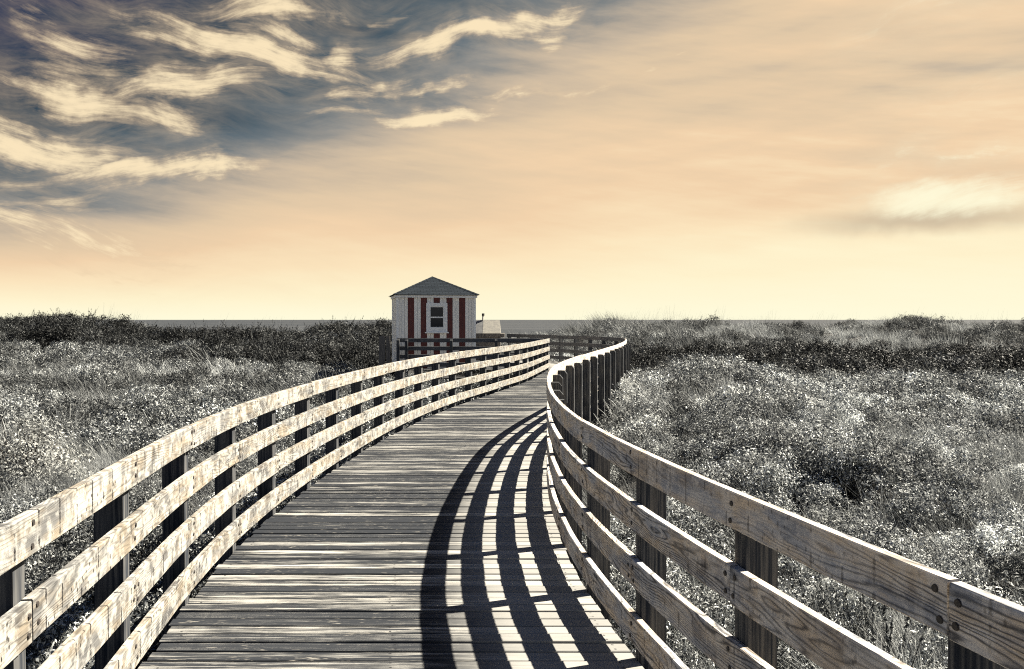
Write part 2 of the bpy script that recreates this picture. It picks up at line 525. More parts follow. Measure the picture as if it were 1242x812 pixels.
def build_deck():
    root = thing('boardwalk', 'weathered plank boardwalk curving between its two railings towards the striped hut', 'boardwalk')
    mb = MB()
    y = -2.0
    pid = 0
    pitch = 0.118
    gap = 0.0115
    while y < 37.3:
        pid += 1
        w = pitch - gap + random.uniform(-0.0015, 0.0015)
        y0, y1 = y, y + w
        xl, xr = deck_span((y0 + y1) / 2)
        xl -= random.uniform(-0.012, 0.022)
        xr += random.uniform(-0.006, 0.010)
        z = random.uniform(-0.003, 0.003)
        tz = random.uniform(-0.002, 0.002)
        n = max(2, int((xr - xl) / 0.35))
        cup = random.uniform(-0.0015, 0.0015)
        c = 0.005
        prof = [(y0, z - 0.012), (y0 + c * 0.6, z - 0.003 + cup), (y0 + c * 1.6, z + cup), ((y0 + y1) / 2, z), (y1 - c * 1.6, z + cup), (y1 - c * 0.6, z - 0.003 + cup), (y1, z - 0.012),
                (y1, z - 0.036), (y0, z - 0.036)]
        x_ref_l, x_ref_r = deck_span((y0 + y1) / 2)
        xs = [xl + (xr - xl) * i / n for i in range(n + 1)]
        (la0, ra0), (la1, ra1) = deck_span(y0), deck_span(y1)
        kl, kr = (la1 - la0) / (y1 - y0), (ra1 - ra0) / (y1 - y0)
        if abs(kl) > 2.0: kl = 0.0
        if abs(kr) > 2.0: kr = 0.0
        ym = (y0 + y1) / 2
        X = lambda x, yy: x + (kl + (kr - kl) * (x - xl) / (xr - xl)) * (yy - ym)
        for i in range(n):
            xa, xb = xs[i], xs[i + 1]
            za, zb = tz * (i / n - .5) * 2, tz * ((i + 1) / n - .5) * 2
            la, lb = (xa - x_ref_l) / (x_ref_r - x_ref_l), (xb - x_ref_l) / (x_ref_r - x_ref_l)
            for k in range(len(prof)):
                (pa, qa), (pb, qb) = prof[k], prof[(k + 1) % len(prof)]
                mb.face([(X(xa, pa), pa, qa + za), (X(xb, pa), pa, qa + zb), (X(xb, pb), pb, qb + zb), (X(xa, pb), pb, qb + za)],
                        [(xa, pa + qa), (xb, pa + qa), (xb, pb + qb), (xa, pb + qb)], 0,
                        [(la, pid), (lb, pid), (lb, pid), (la, pid)])
        for xx, zz, rev in ((xs[0], -tz, False), (xs[-1], tz, True)):
            q = [(X(xx, a), a, b + zz) for a, b in prof]
            u = [(xx + b, a) for a, b in prof]
            if not rev:
                q.reverse(); u.reverse()
            mb.face(q, u, 0, [(0.5, pid)] * len(q))
        y += pitch
    mb.build('deck', M['deck'], root, wear=True)
    # rim beams under both edges
    for path, side, s1 in ((LEFT, 1, LEFT.L), (RIGHT, -1, RIGHT.L)):
        bm = MB()
        s = 0.0
        while s < s1 - 0.01:
            e = min(s + 0.5, s1)
            xa, ya, ta, tb = path.at(s)
            xb, yb, tc, td = path.at(e)
            na, nb = (-tb * side, ta * side), (-td * side, tc * side)
            o0, o1 = -0.10, -0.015
            P = []
            for (xx, yy, nn) in ((xa, ya, na), (xb, yb, nb)):
                for o in (o0, o1):
                    for zz in (-0.29, -0.041):
                        P.append((xx + nn[0] * o, yy + nn[1] * o, zz))
            for q in ((0, 1, 5, 4), (2, 6, 7, 3), (1, 3, 7, 5), (0, 4, 6, 2)):
                bm.face([P[i] for i in q], [(s, 0), (s, .25), (e, .25), (e, 0)])
            s = e
        bm.build('rim_beam', M['beam'], root)
    return root


# --------------------------------------------------------------------------
# terrain
# --------------------------------------------------------------------------
def sstep(a, b, x):
    t = np.clip((x - a) / (b - a), 0, 1)
    return t * t * (3 - 2 * t)


def bump2(x, y, cx, cy, rx, ry):
    return np.exp(-(((x - cx) / rx) ** 2 + ((y - cy) / ry) ** 2))


def ground_h(x, y):
    x = np.asarray(x, float); y = np.asarray(y, float)
    h = -0.80 + 0.10 * np.sin(x * 0.55 + 1.3) * np.sin(y * 0.43 + 0.4) + 0.06 * np.sin(x * 1.3 + y * 0.9) + 0.05 * np.sin(x * 0.9 - y * 1.7 + 2)
    # left dune ridge
    lw = sstep(-3.5, -8.0, x)
    top_l = 0.82 + 0.75 * sstep(-17.0, -25.0, x) + 0.14 * np.sin(x * 0.7) + 0.10 * np.sin(x * 1.9 + 1)
    h = h + lw * top_l * sstep(29.0, 44.0, y) * sstep(62, 50, y)
    # slight swell on the left middle ground
    h = h + 0.25 * sstep(-4, -10, x) * bump2(x, y, -12, 22, 9, 9)
    # centre hump behind the bend
    h = h + 1.62 * bump2(x, y, 7.3, 49, 4.3, 8.0) + 0.75 * bump2(x, y, 1.5, 50, 4.5, 7)
    h = h + 0.45 * bump2(x, y, -7.0, 47, 4.5, 7)
    h = h + 0.75 * bump2(x, y, 4.2, 18.0, 2.6, 6.5) + 0.15 * sstep(2, 5, x) * sstep(6, 12, y) * (y < 60)
    # right thicket bench and dunes behind
    rw = sstep(3.0, 8.0, x)
    h = h + rw * (-0.05 + 0.10 * np.sin(x * 0.6)) * sstep(25, 36, y)
    h = h + rw * 1.28 * sstep(44, 62, y) * (1 + 0.16 * np.sin(x * 0.45 + 0.8) + 0.12 * np.sin(x * 0.9 + y * .2))
    for px, amp in ((925, 0.55), (1075, 0.40), (1125, 0.55), (1215, 0.35), (1330, .5)):
        h = h + amp * bump2(x, y, (px - 621) * 0.064, 64, 2.6, 5.0)
    # down to the beach and under the sea
    fall = sstep(72, 118, y)
    h = h * (1 - fall) + fall * (-6.5 - 0.02 * np.clip(y - 118, 0, 400))
    # rolling ground behind the camera
    h = h + 0.5 * sstep(-6, -40, y) * np.sin(x * 0.11) * np.sin(y * 0.13)
    # a shallow trough under the boardwalk
    dx = np.maximum(np.maximum(np.interp(y, _ly, _lx) - x, x - np.interp(y, RIGHT.y, RIGHT.x)), 0)
    inside = (y > -3) & (y < 39)
    near = np.where(inside, np.exp(-(dx / 1.2) ** 2), 0)
    h = np.where(inside, h - 0.18 * near, h)
    plat = bump2(x, y, -2.0, 32.5, 4.2, 5.5)
    h = np.minimum(h, h * (1 - plat) + (-1.0) * plat)
    return h


def build_ground():
    xs = np.unique(np.r_[np.linspace(-9000, -300, 8), np.linspace(-300, -60, 18), np.arange(-60, 60.1, 0.75), np.linspace(60, 300, 18), np.linspace(300, 9000, 8)])
    ys = np.unique(np.r_[np.linspace(-3000, -200, 8), np.linspace(-200, -10, 30), np.arange(-10, 80, 0.75), np.linspace(80, 160, 30), np.linspace(160, 30000, 14)])
    X, Y = np.meshgrid(xs, ys)
    Z = ground_h(X, Y)
    nx, ny = len(xs), len(ys)
    V = np.stack([X.ravel(), Y.ravel(), Z.ravel()], 1)
    idx = np.arange(nx * ny).reshape(ny, nx)
    F = np.stack([idx[:-1, :-1].ravel(), idx[:-1, 1:].ravel(), idx[1:, 1:].ravel(), idx[1:, :-1].ravel()], 1)
    me = bpy.data.meshes.new('ground')
    me.from_pydata(V.tolist(), [], F.tolist())
    me.polygons.foreach_set('use_smooth', np.ones(len(F), bool))
    m, nt = new_mat('sandy_soil')
    co = nt.n('ShaderNodeTexCoord').outputs['Object']
    f = nt.noise(co, 0.9, 5.0, 0.6)
    g = nt.noise(co, 14.0, 4.0, 0.6)
    c = nt.mix(nt.ss(f, 0.4, 0.62), (0.035, 0.035, 0.036), (0.065, 0.063, 0.06))
    c = nt.mix(nt.ss(g, 0.45, 0.65, 0, 0.6), c, (0.028, 0.027, 0.026))
    _, yy, _z = nt.sep(co)
    c = nt.mix(nt.ss(yy, 66.0, 80.0), c, (0.42, 0.38, 0.31))
    finish(nt, c, 0.95, g, 0.03, 0.03, 0.7)
    me.materials.append(m)
    o = bpy.data.objects.new('ground', me)
    COL.objects.link(o)
    tag(o, kind='structure')


def build_sea():
    mb = MB()
    mb.face([(-30000, 100, -5.0), (30000, 100, -5.0), (30000, 42000, -5.0), (-30000, 42000, -5.0)])
    m, nt = new_mat('sea_water')
    co = nt.n('ShaderNodeTexCoord').outputs['Object']
    x, y, _ = nt.sep(co)
    w = nt.noise(nt.xyz(nt.m('MULTIPLY', x, 0.05), nt.m('MULTIPLY', y, 0.12), 0.0), 1.0, 6.0, 0.65)
    pat = nt.noise(nt.xyz(nt.m('MULTIPLY', x, 0.0011), nt.m('MULTIPLY', y, 0.0035), 0.0), 1.0, 4.0, 0.6)
    c = nt.mix(nt.ss(pat, 0.35, 0.65), (0.045, 0.048, 0.052), (0.024, 0.028, 0.033))
    finish(nt, c, 0.6, w, 2.0, 0.12, 1.0)
    o = mb.build('sea', m)
    tag(o, kind='structure')


# --------------------------------------------------------------------------
# vegetation models
# --------------------------------------------------------------------------
class Veg:
    """numpy quads collected into one mesh with a per-face 'leaf' shade value"""
    def __init__(self):
        self.q, self.s = [], []

    def add(self, quads, shade):
        self.q.append(quads); self.s.append(shade)

    def mesh(self, name, mat):
        Q = np.concatenate(self.q).reshape(-1, 3)
        S = np.concatenate(self.s)
        n = len(S)
        me = bpy.data.meshes.new(name)
        me.vertices.add(4 * n)
        me.vertices.foreach_set('co', Q.astype(np.float32).ravel())
        me.loops.add(4 * n)
        me.loops.foreach_set('vertex_index', np.arange(4 * n, dtype=np.int32))
        me.polygons.add(n)
        me.polygons.foreach_set('loop_start', np.arange(0, 4 * n, 4, dtype=np.int32))
        me.update(calc_edges=True)
        a = me.attributes.new('leaf', 'FLOAT', 'FACE')
        a.data.foreach_set('value', S.astype(np.float32))
        me.materials.append(mat)
        return me


def blades(rng, n, rad, hmin, hmax, width, wind=(-0.28, -0.05), spread=0.35, segs=3, curl=0.5):
    th = rng.uniform(0, 2 * np.pi, n)
    rr = rad * np.sqrt(rng.uniform(0, 1, n))
    base = np.stack([rr * np.cos(th), rr * np.sin(th), np.full(n, -0.05)], 1)
    h = rng.uniform(hmin, hmax, n)
    az = rng.uniform(0, 2 * np.pi, n)
    lean = rng.uniform(0.05, spread, n)
    d = np.stack([np.cos(az) * lean + wind[0], np.sin(az) * lean + wind[1], np.ones(n)], 1)
    d /= np.linalg.norm(d, axis=1)[:, None]
    horiz = np.stack([d[:, 0], d[:, 1], np.zeros(n)], 1)
    wdir = rng.normal(size=(n, 3)); wdir[:, 2] *= 0.2
    wdir -= (wdir * d).sum(1)[:, None] * d
    wdir /= np.linalg.norm(wdir, axis=1)[:, None]
    quads, prev = [], None
    for k in range(segs + 1):
        t = k / segs
        c = base + d * (h * t)[:, None] + horiz * (h * curl * t * t)[:, None] - np.array([0, 0, 1.0]) * (h * 0.18 * curl * t ** 3)[:, None]
        w = width * (1 - 0.85 * t) * 0.5
        a, b = c - wdir * w, c + wdir * w
        if prev is not None:
            quads.append(np.stack([prev[0], prev[1], b, a], 1))
        prev = (a, b)
    sh = rng.uniform(0, 1, n)
    return np.concatenate(quads), np.concatenate([sh] * segs)


def leaves_facing(rng, centers, nrm, size, aspect=0.42, scatter=0.6):
    n = len(centers)
    N = nrm + rng.normal(scale=scatter, size=(n, 3))
    N /= np.linalg.norm(N, axis=1)[:, None]
    d = rng.normal(size=(n, 3))
    d -= (d * N).sum(1)[:, None] * N
    d /= np.linalg.norm(d, axis=1)[:, None]
    w = np.cross(N, d)
    L = size * rng.uniform(0.55, 1.3, n)[:, None]
    a = aspect * rng.uniform(0.7, 1.2, n)[:, None]
    return np.stack([centers - d * L * 0.5, centers + w * L * a * 0.5 + N * L * 0.08, centers + d * L * 0.5 - N * L * 0.10, centers - w * L * a * 0.5 + N * L * 0.08], 1), rng.uniform(0, 1, n)


def mound(rng, v, rad, h, n_lobe, per, size, stem_r=0.006):
    """a low cushion of several leafy lobes with gaps between them"""
    th = rng.uniform(0, 2 * np.pi, n_lobe)
    rr = rad * np.sqrt(rng.uniform(0, 1, n_lobe)) * 0.85
    lr = rng.uniform(0.22, 0.42, n_lobe) * rad
    c = np.stack([rr * np.cos(th), rr * np.sin(th), h * (1 - 0.55 * (rr / rad) ** 2) * rng.uniform(0.55, 1.1, n_lobe)], 1)
    v.add(*stems(rng, c * np.array([0.3, 0.3, 0]) - np.array([0, 0, 0.1]), c, stem_r))
    for i in range(n_lobe):
        u = rng.normal(size=(per, 3)); u[:, 2] = u[:, 2] * 0.8 + 0.45
        u /= np.linalg.norm(u, axis=1)[:, None]
        p = c[i] + u * lr[i] * rng.uniform(0.55, 1.08, per)[:, None] * np.array([1, 1, 0.8])
        k = p[:, 2] > -0.05
        q, sh = leaves_facing(rng, p[k], u[k] + np.array([0.15, 0.0, 0.45]), size)
        v.add(q, np.clip(sh * 0.75 + 0.25 * rng.uniform(), 0, 1))
    # a few shoots standing out of the cushion
    k = max(4, n_lobe)
    b = c[rng.integers(0, n_lobe, k)]
    t = b + np.stack([rng.normal(scale=.10, size=k) - 0.04, rng.normal(scale=.10, size=k), rng.uniform(0.12, 0.34, k)], 1) * (rad / 0.5)
    v.add(*stems(rng, b, t, stem_r * 0.6))
    tt = rng.uniform(0.3, 1.0, (k, 7))
    p = (b[:, None] + (t - b)[:, None] * tt[..., None]).reshape(-1, 3)
    v.add(*leaves_facing(rng, p, np.tile([0.2, 0, 0.8], (len(p), 1)), size * 0.8))


def leaves(rng, centers, dirs, size, aspect=0.45, up=0.35):
    """one folded-diamond leaf (a quad) at each centre"""
    n = len(centers)
    d = dirs + rng.normal(scale=0.55, size=(n, 3)) + np.array([0, 0, up])
    d /= np.linalg.norm(d, axis=1)[:, None]
    w = rng.normal(size=(n, 3))
    w -= (w * d).sum(1)[:, None] * d
    w /= np.linalg.norm(w, axis=1)[:, None]
    L = size * rng.uniform(0.6, 1.25, n)[:, None]
    nrm = np.cross(d, w)
    p0 = centers
    p1 = centers + d * L * 0.5 + w * L * aspect * 0.5 + nrm * L * 0.06
    p2 = centers + d * L - nrm * L * 0.08
    p3 = centers + d * L * 0.5 - w * L * aspect * 0.5 + nrm * L * 0.06
    return np.stack([p0, p1, p2, p3], 1), rng.uniform(0, 1, n)


def stems(rng, base, tip, r):
    """thin square stems as two crossed quads each"""
    d = tip - base
    d /= np.linalg.norm(d, axis=1)[:, None]
    w = np.cross(d, rng.normal(size=d.shape)); w /= np.linalg.norm(w, axis=1)[:, None]
    w2 = np.cross(d, w)
    out = []
    for ww in (w, w2):
        out.append(np.stack([base - ww * r, base + ww * r, tip + ww * r * 0.4, tip - ww * r * 0.4], 1))
    q = np.concatenate(out)
    return q, np.zeros(len(q))


def sprig_cluster(rng, v, n_stem, rad, h, leaf_per, size, lean=0.5):
    th = rng.uniform(0, 2 * np.pi, n_stem)
    rr = rad * np.sqrt(rng.uniform(0, 1, n_stem))
    base = np.stack([rr * np.cos(th), rr * np.sin(th), np.full(n_stem, -0.05)], 1)
    tip = base + np.stack([np.cos(th) * lean * rad + rng.normal(scale=.07, size=n_stem) - 0.06,
                           np.sin(th) * lean * rad + rng.normal(scale=.07, size=n_stem),
                           h * rng.uniform(0.55, 1.1, n_stem)], 1)
    v.add(*stems(rng, base, tip, 0.004))
    t = rng.uniform(0.25, 1.03, (n_stem, leaf_per))
    c = base[:, None] + (tip - base)[:, None] * t[..., None]
    c = c.reshape(-1, 3)
    out = rng.normal(size=c.shape); out[:, 2] *= 0.4
    v.add(*leaves_facing(rng, c, out * 0.6 + np.array([0.15, 0, 0.7]), size))


def model(name, me):
    o = bpy.data.objects.new(name, me)
    return o


def make_collection(name, objs):
    c = bpy.data.collections.new(name)
    for i, o in enumerate(objs):
        c.objects.link(o)
    return c


rng = np.random.default_rng(5)
grass_models, leafy_models = [], []
# 0-2 near grass tufts, 3-4 far grass tufts, 5 tall seed stalks
for i in range(3):
    v = Veg(); v.add(*blades(rng, 95, 0.20, 0.35, 0.95, 0.0075, spread=0.5)); v.add(*blades(rng, 35, 0.22, 0.15, 0.45, 0.010, spread=1.0))
    grass_models.append(model(f'grass_model_{i}', v.mesh('grass_tuft', M['grass'])))
for i in range(3, 5):
    v = Veg(); v.add(*blades(rng, 46, 0.32, 0.35, 0.90, 0.020, spread=0.5)); v.add(*blades(rng, 20, 0.34, 0.15, 0.5, 0.026, spread=1.0))
    grass_models.append(model(f'grass_model_{i}', v.mesh('grass_tuft', M['grass'])))
v = Veg(); v.add(*blades(rng, 9, 0.4, 0.8, 1.45, 0.010, wind=(0.22, 0.0), spread=0.22, segs=4, curl=0.15))
grass_models.append(model('grass_model_5', v.mesh('grass_stalk', M['grass'])))
# 0-1 near broad-leaf clusters, 2-3 near fine-leaf clusters, 4-6 far clusters
for i in range(2):
    v = Veg(); sprig_cluster(rng, v, 30, 0.26, 0.62, 28, 0.042)
    leafy_models.append(model(f'leafy_model_{i}', v.mesh('leafy_cluster', M['leaf'])))
for i in range(2, 4):
    v = Veg(); mound(rng, v, 0.40, 0.46, 10, 150, 0.031, 0.004)
    leafy_models.append(model(f'leafy_model_{i}', v.mesh('leafy_cluster', M['leaf'])))
for i in range(4, 7):
    v = Veg(); mound(rng, v, 0.62, 0.52, 11, 70, 0.062)
    leafy_models.append(model(f'leafy_model_{i}', v.mesh('leafy_cluster', M['leaf'])))

GRASS_COL = make_collection('grass models', grass_models)
LEAFY_COL = make_collection('leafy models', leafy_models)


def scatter_group(name, coll):
    g = bpy.data.node_groups.new(name, 'GeometryNodeTree')
    g.interface.new_socket('Geometry', in_out='INPUT', socket_type='NodeSocketGeometry')
    g.interface.new_socket('Geometry', in_out='OUTPUT', socket_type='NodeSocketGeometry')
    N = g.nodes
    gi, go = N.new('NodeGroupInput'), N.new('NodeGroupOutput')
    ci = N.new('GeometryNodeCollectionInfo')
    ci.inputs[0].default_value = coll
    ci.inputs['Separate Children'].default_value = True
    ci.inputs['Reset Children'].default_value = True
    iop = N.new('GeometryNodeInstanceOnPoints')
    iop.inputs['Pick Instance'].default_value = True

    def attr(nm, ty):
        a = N.new('GeometryNodeInputNamedAttribute')
        a.data_type = ty
        a.inputs[0].default_value = nm
        return a.outputs[0]
    L = g.links.new
    L(gi.outputs[0], iop.inputs['Points'])
    L(ci.outputs[0], iop.inputs['Instance'])
    L(attr('pick', 'INT'), iop.inputs['Instance Index'])
    e = N.new('FunctionNodeEulerToRotation')
    L(attr('rot', 'FLOAT_VECTOR'), e.inputs[0])
    L(e.outputs[0], iop.inputs['Rotation'])
    L(attr('size', 'FLOAT_VECTOR'), iop.inputs['Scale'])
    L(iop.outputs[0], go.inputs[0])
    return g


G_GRASS = scatter_group('grass scatter', GRASS_COL)
G_LEAFY = scatter_group('leafy scatter', LEAFY_COL)


def scatter(name, group, P, pick, size, tone, tilt=0.12):
    n = len(P)
    me = bpy.data.meshes.new(name)
    me.vertices.add(n)
    me.vertices.foreach_set('co', P.astype(np.float32).ravel())
    rot = np.stack([RNG.normal(scale=tilt, size=n), RNG.normal(scale=tilt, size=n), RNG.uniform(-0.9, 0.9, n)], 1)
    if group is G_LEAFY:
        rot[:, 2] = RNG.uniform(0, 6.283, n)
    for nm, ty, val in (('pick', 'INT', pick.astype(np.int32)), ('rot', 'FLOAT_VECTOR', rot.astype(np.float32).ravel()),
                        ('size', 'FLOAT_VECTOR', size.astype(np.float32).ravel()), ('tone', 'FLOAT', tone.astype(np.float32))):
        a = me.attributes.new(nm, ty, 'POINT')
        a.data.foreach_set('vector' if ty == 'FLOAT_VECTOR' else 'value', val)
    me.update()
    o = bpy.data.objects.new(name, me)
    COL.objects.link(o)
    md = o.modifiers.new('scatter', 'NODES')
    md.node_group = group
    tag(o, kind='stuff')
    return o


def vnoise(x, y, sc, seed=0):
    """cheap smooth value noise"""
    r = np.random.default_rng(100 + seed)
    T = r.uniform(0, 1, (64, 64))
    x, y = np.asarray(x) * sc + 13.7, np.asarray(y) * sc + 7.1
    xi, yi = np.floor(x).astype(int), np.floor(y).astype(int)
    fx, fy = x - xi, y - yi
    fx, fy = fx * fx * (3 - 2 * fx), fy * fy * (3 - 2 * fy)
    g = lambda a, b: T[a % 64, b % 64]
    return (g(xi, yi) * (1 - fx) + g(xi + 1, yi) * fx) * (1 - fy) + (g(xi, yi + 1) * (1 - fx) + g(xi + 1, yi + 1) * fx) * fy


def off_deck(x, y, margin=0.42):
    l = np.where(y < 28.5, np.interp(y, _ly, _lx), -4.7)
    r = np.where(y < 37.4, np.interp(y, RIGHT.y, RIGHT.x), -0.2)
    ok = (x < l - margin) | (x > r + margin) | (y < -2) | (y > 37.8 + margin)
    # keep the front of the hut railing clear
    ok &= ~((y > 28.0 - margin) & (y < 29.0) & (x > -4.9) & (x < 1.6))
    return ok


def sample(y0, y1, dens, marg=3.0, near_x=40):
    """random points of the field of view (with margin) between two distances"""
    area_w = 0.72 * y1 + marg
    n = int(dens * 2 * area_w * (y1 - y0))
    x = RNG.uniform(-area_w, area_w, n); y = RNG.uniform(y0, y1, n)
    k = (np.abs(x) < 0.72 * y + marg) & off_deck(x, y)
    return x[k], y[k]


def zones(x, y):
    """share of leafy plants (0..1), tone and height factor by place"""
    n1, n2, n3 = vnoise(x, y, 0.35, 1), vnoise(x, y, 0.9, 2), vnoise(x, y, 0.12, 3)
    right = x > np.interp(y, RIGHT.y, RIGHT.x) - 0.1
    right = np.where(y > 29, x > 1.0, right)
    leafy = 0.5 + 0.55 * (n1 - 0.5) * 2
    tone = 0.98 + 0.9 * (n2 - 0.5)
    hf = 0.85 + 0.5 * (n1 - 0.5)
    # left field: greyer, a bit darker
    L = ~right
    tone = np.where(L, tone * 0.66, tone)
    # left ridge thicket
    lr = L & (y > np.where(x < -15 + 3 * (n1 - .5), 39.0, 33.5)) & (y < 47) & (x < -4.5)
    leafy = np.where(lr, 0.84, leafy)
    tone = np.where(lr, 0.04 + 0.20 * n2 * n1, tone)
    hf = np.where(lr, 1.25, hf)
    # pale grass strip before it
    st = L & (y > 28.6) & (y < 32.2) & (x < -8.3) & (x > -15.5)
    stm = st & (n3 > 0.15)
    leafy = np.where(stm, 0.05, leafy)
    tone = np.where(stm, 1.05, tone)
    st2 = L & (y > 23.0) & (y < 28.0) & (x < -4)
    tone = np.where(st2, 0.42, tone); leafy = np.where(st2, 0.2, leafy)
    # ridge top grass
    tp = L & (y >= 47)
    leafy = np.where(tp, 0.15, leafy); tone = np.where(tp, 0.8, tone)
    # right thicket
    th = right & (x > 4.5) & (y > 25.5 + 7.0 * (n1 - 0.5) + 4.0 * (n3 - 0.5)) & (y < 40 + 4 * (n1 - .5))
    leafy = np.where(th, 0.93, leafy)
    tone = np.where(th, 0.04 + 0.20 * n2 * n2, tone)
    hf = np.where(th, 1.25, hf)
    # pale dunes behind
    du = right & (y >= 40 + 4 * (n1 - .5))
    leafy = np.where(du, np.where(n1 > 0.62, 0.7, 0.08), leafy)
    tone = np.where(du, np.where(n1 > 0.62, 0.35, 0.9), tone)
    # centre hump: grass
    ch = (y > 39) & (x > -3) & (x < 12)
    leafy = np.where(ch, 0.2, leafy); tone = np.where(ch, 0.55 + 0.3 * (n2 - .5), tone)
    return leafy, np.clip(tone, 0.02, 1.5), hf


def build_vegetation():
    GP, GK, GS, GT = [], [], [], []
    LP, LK, LS, LT = [], [], [], []
    for y0, y1, dg, dl, lod in ((1.0, 7.0, 15, 18, 0), (7.0, 14.0, 11, 12, 0), (14.0, 26.0, 7.0, 7.5, 1), (26.0, 48.0, 4.2, 4.8, 2), (48.0, 74.0, 3.0, 1.6, 3)):
        x, y = sample(y0, y1, dg)
        lf, tn, hf = zones(x, y)
        k = RNG.uniform(0, 1, len(x)) > lf
        x, y, tn, hf = x[k], y[k], tn[k], hf[k]
        tn = np.where(tn < 0.3, 0.45, tn)
        n = len(x)
        pk = RNG.integers(0, 3, n) if lod == 0 else RNG.integers(3, 5, n)
        s = hf * RNG.uniform(0.75, 1.2, n) * (0.82, 0.9, 1.1, 1.2)[lod]
        if lod >= 2:
            st = RNG.uniform(0, 1, n) < np.where(y > 40, 0.2, 0.06)
            pk = np.where(st, 5, pk)
        nr = np.clip((np.abs(x) - 1.0) / 3, 0, 1)
        GP.append(np.stack([x, y, ground_h(x, y)], 1)); GK.append(pk)
        GS.append(np.stack([s, s, s * RNG.uniform(0.8, 1.15, n)], 1)); GT.append(tn * RNG.uniform(0.45, 1.5, n))
        x, y = sample(y0, y1, dl)
        lf, tn, hf = zones(x, y)
        k = RNG.uniform(0, 1, len(x)) < lf
        x, y, tn, hf = x[k], y[k], tn[k], hf[k]
        n = len(x)
        if lod == 0:
            right = x > 0
            pk = np.where(right & (y < 6.0) & (RNG.uniform(0, 1, n) < 0.65), RNG.integers(0, 2, n), RNG.integers(2, 4, n))
        else:
            pk = RNG.integers(4, 7, n)
        s = hf * RNG.uniform(0.8, 1.3, n) * (1.1, 1.0, 1.05, 1.1)[lod]
        LP.append(np.stack([x, y, ground_h(x, y)], 1)); LK.append(pk)
        LS.append(np.stack([s, s, s * RNG.uniform(0.8, 1.25, n)], 1)); LT.append(tn * RNG.uniform(0.35, 1.6, n))
    c = np.concatenate
    print('grass', sum(map(len, GK)), 'leafy', sum(map(len, LK)))
    scatter('dune_grass', G_GRASS, c(GP), c(GK), c(GS), c(GT))
    scatter('ground_cover', G_LEAFY, c(LP), c(LK), c(LS), c(LT))


def bush_mats():
    out = {}
    for nm, ca, cb in (('pale', (0.03, 0.033, 0.036), (0.40, 0.405, 0.385)), ('dark', (0.005, 0.007, 0.010), (0.065, 0.071, 0.08)), ('mid', (0.015, 0.018, 0.022), (0.14, 0.148, 0.15))):
        m, nt = new_mat(f'{nm}_bush_leaf')
        lf = nt.n('ShaderNodeAttribute', attribute_name='leaf').outputs['Fac']
        c = nt.mix(lf, ca, cb)
        b = nt.n('ShaderNodeBsdfPrincipled', {'Base Color': c, 'Roughness': 0.55, 'Specular IOR Level': 0.12})
        t = nt.n('ShaderNodeBsdfTranslucent', {'Color': c})
        x = nt.n('ShaderNodeMixShader', {0: 0.22, 1: b.outputs[0], 2: t.outputs[0]})
        nt.n('ShaderNodeOutputMaterial', {'Surface': x.outputs[0]})
        out[nm] = m
    return out


def bush_mesh(rng, rad, h, n_clump, per, size, mat, name='shrub'):
    """leaf clumps spread through an uneven dome; returns foliage mesh and stem mesh"""
    v = Veg(); st = Veg()
    cl = []
    while len(cl) < n_clump:
        p = rng.uniform(-1, 1, 3); p[2] = abs(p[2])
        r = np.linalg.norm(p)
        if 0.35 < r < 1.0:
            cl.append(p)
    cl = np.array(cl)
    wob = 0.8 + 0.4 * np.sin(np.arctan2(cl[:, 1], cl[:, 0]) * 3 + rng.uniform(0, 6)) * 0.5 + rng.uniform(-0.12, 0.12, n_clump)
    c = cl * np.array([rad, rad, h]) * wob[:, None]
    c[:, 2] += 0.05
    base = c * np.array([0.12, 0.12, 0.0]) - np.array([0, 0, 0.1])
    st.add(*stems(rng, base, c, 0.012))
    n = n_clump * per
    cc = np.repeat(c, per, 0) + rng.normal(scale=0.13 * rad ** 0.5, size=(n, 3)) * np.array([1, 1, 0.75])
    out = cc / (np.linalg.norm(cc, axis=1)[:, None] + 1e-6)
    q, s = leaves_facing(rng, cc, out * 0.8 + np.array([0.15, 0, 0.5]), size)
    cs = np.repeat(rng.uniform(0, 1, n_clump), per)
    v.add(q, np.clip(0.6 * s + 0.4 * cs, 0, 1))
    return v.mesh(name, mat), st.mesh(name + '_stem', M['twig'])


def place_shrub(meshes, x, y, sc, label, group, hz=1.0, dz=0.0):
    fm, sm = meshes
    o = bpy.data.objects.new('shrub', fm)
    COL.objects.link(o)
    o.location = (x, y, float(ground_h(x, y)) + dz)
    o.rotation_euler = (0, 0, random.uniform(0, 6.28))
    o.scale = (sc, sc, sc * hz)
    tag(o, label, 'shrub', group)
    s = bpy.data.objects.new('stem', sm)
    COL.objects.link(s)
    s.parent = o
    return o


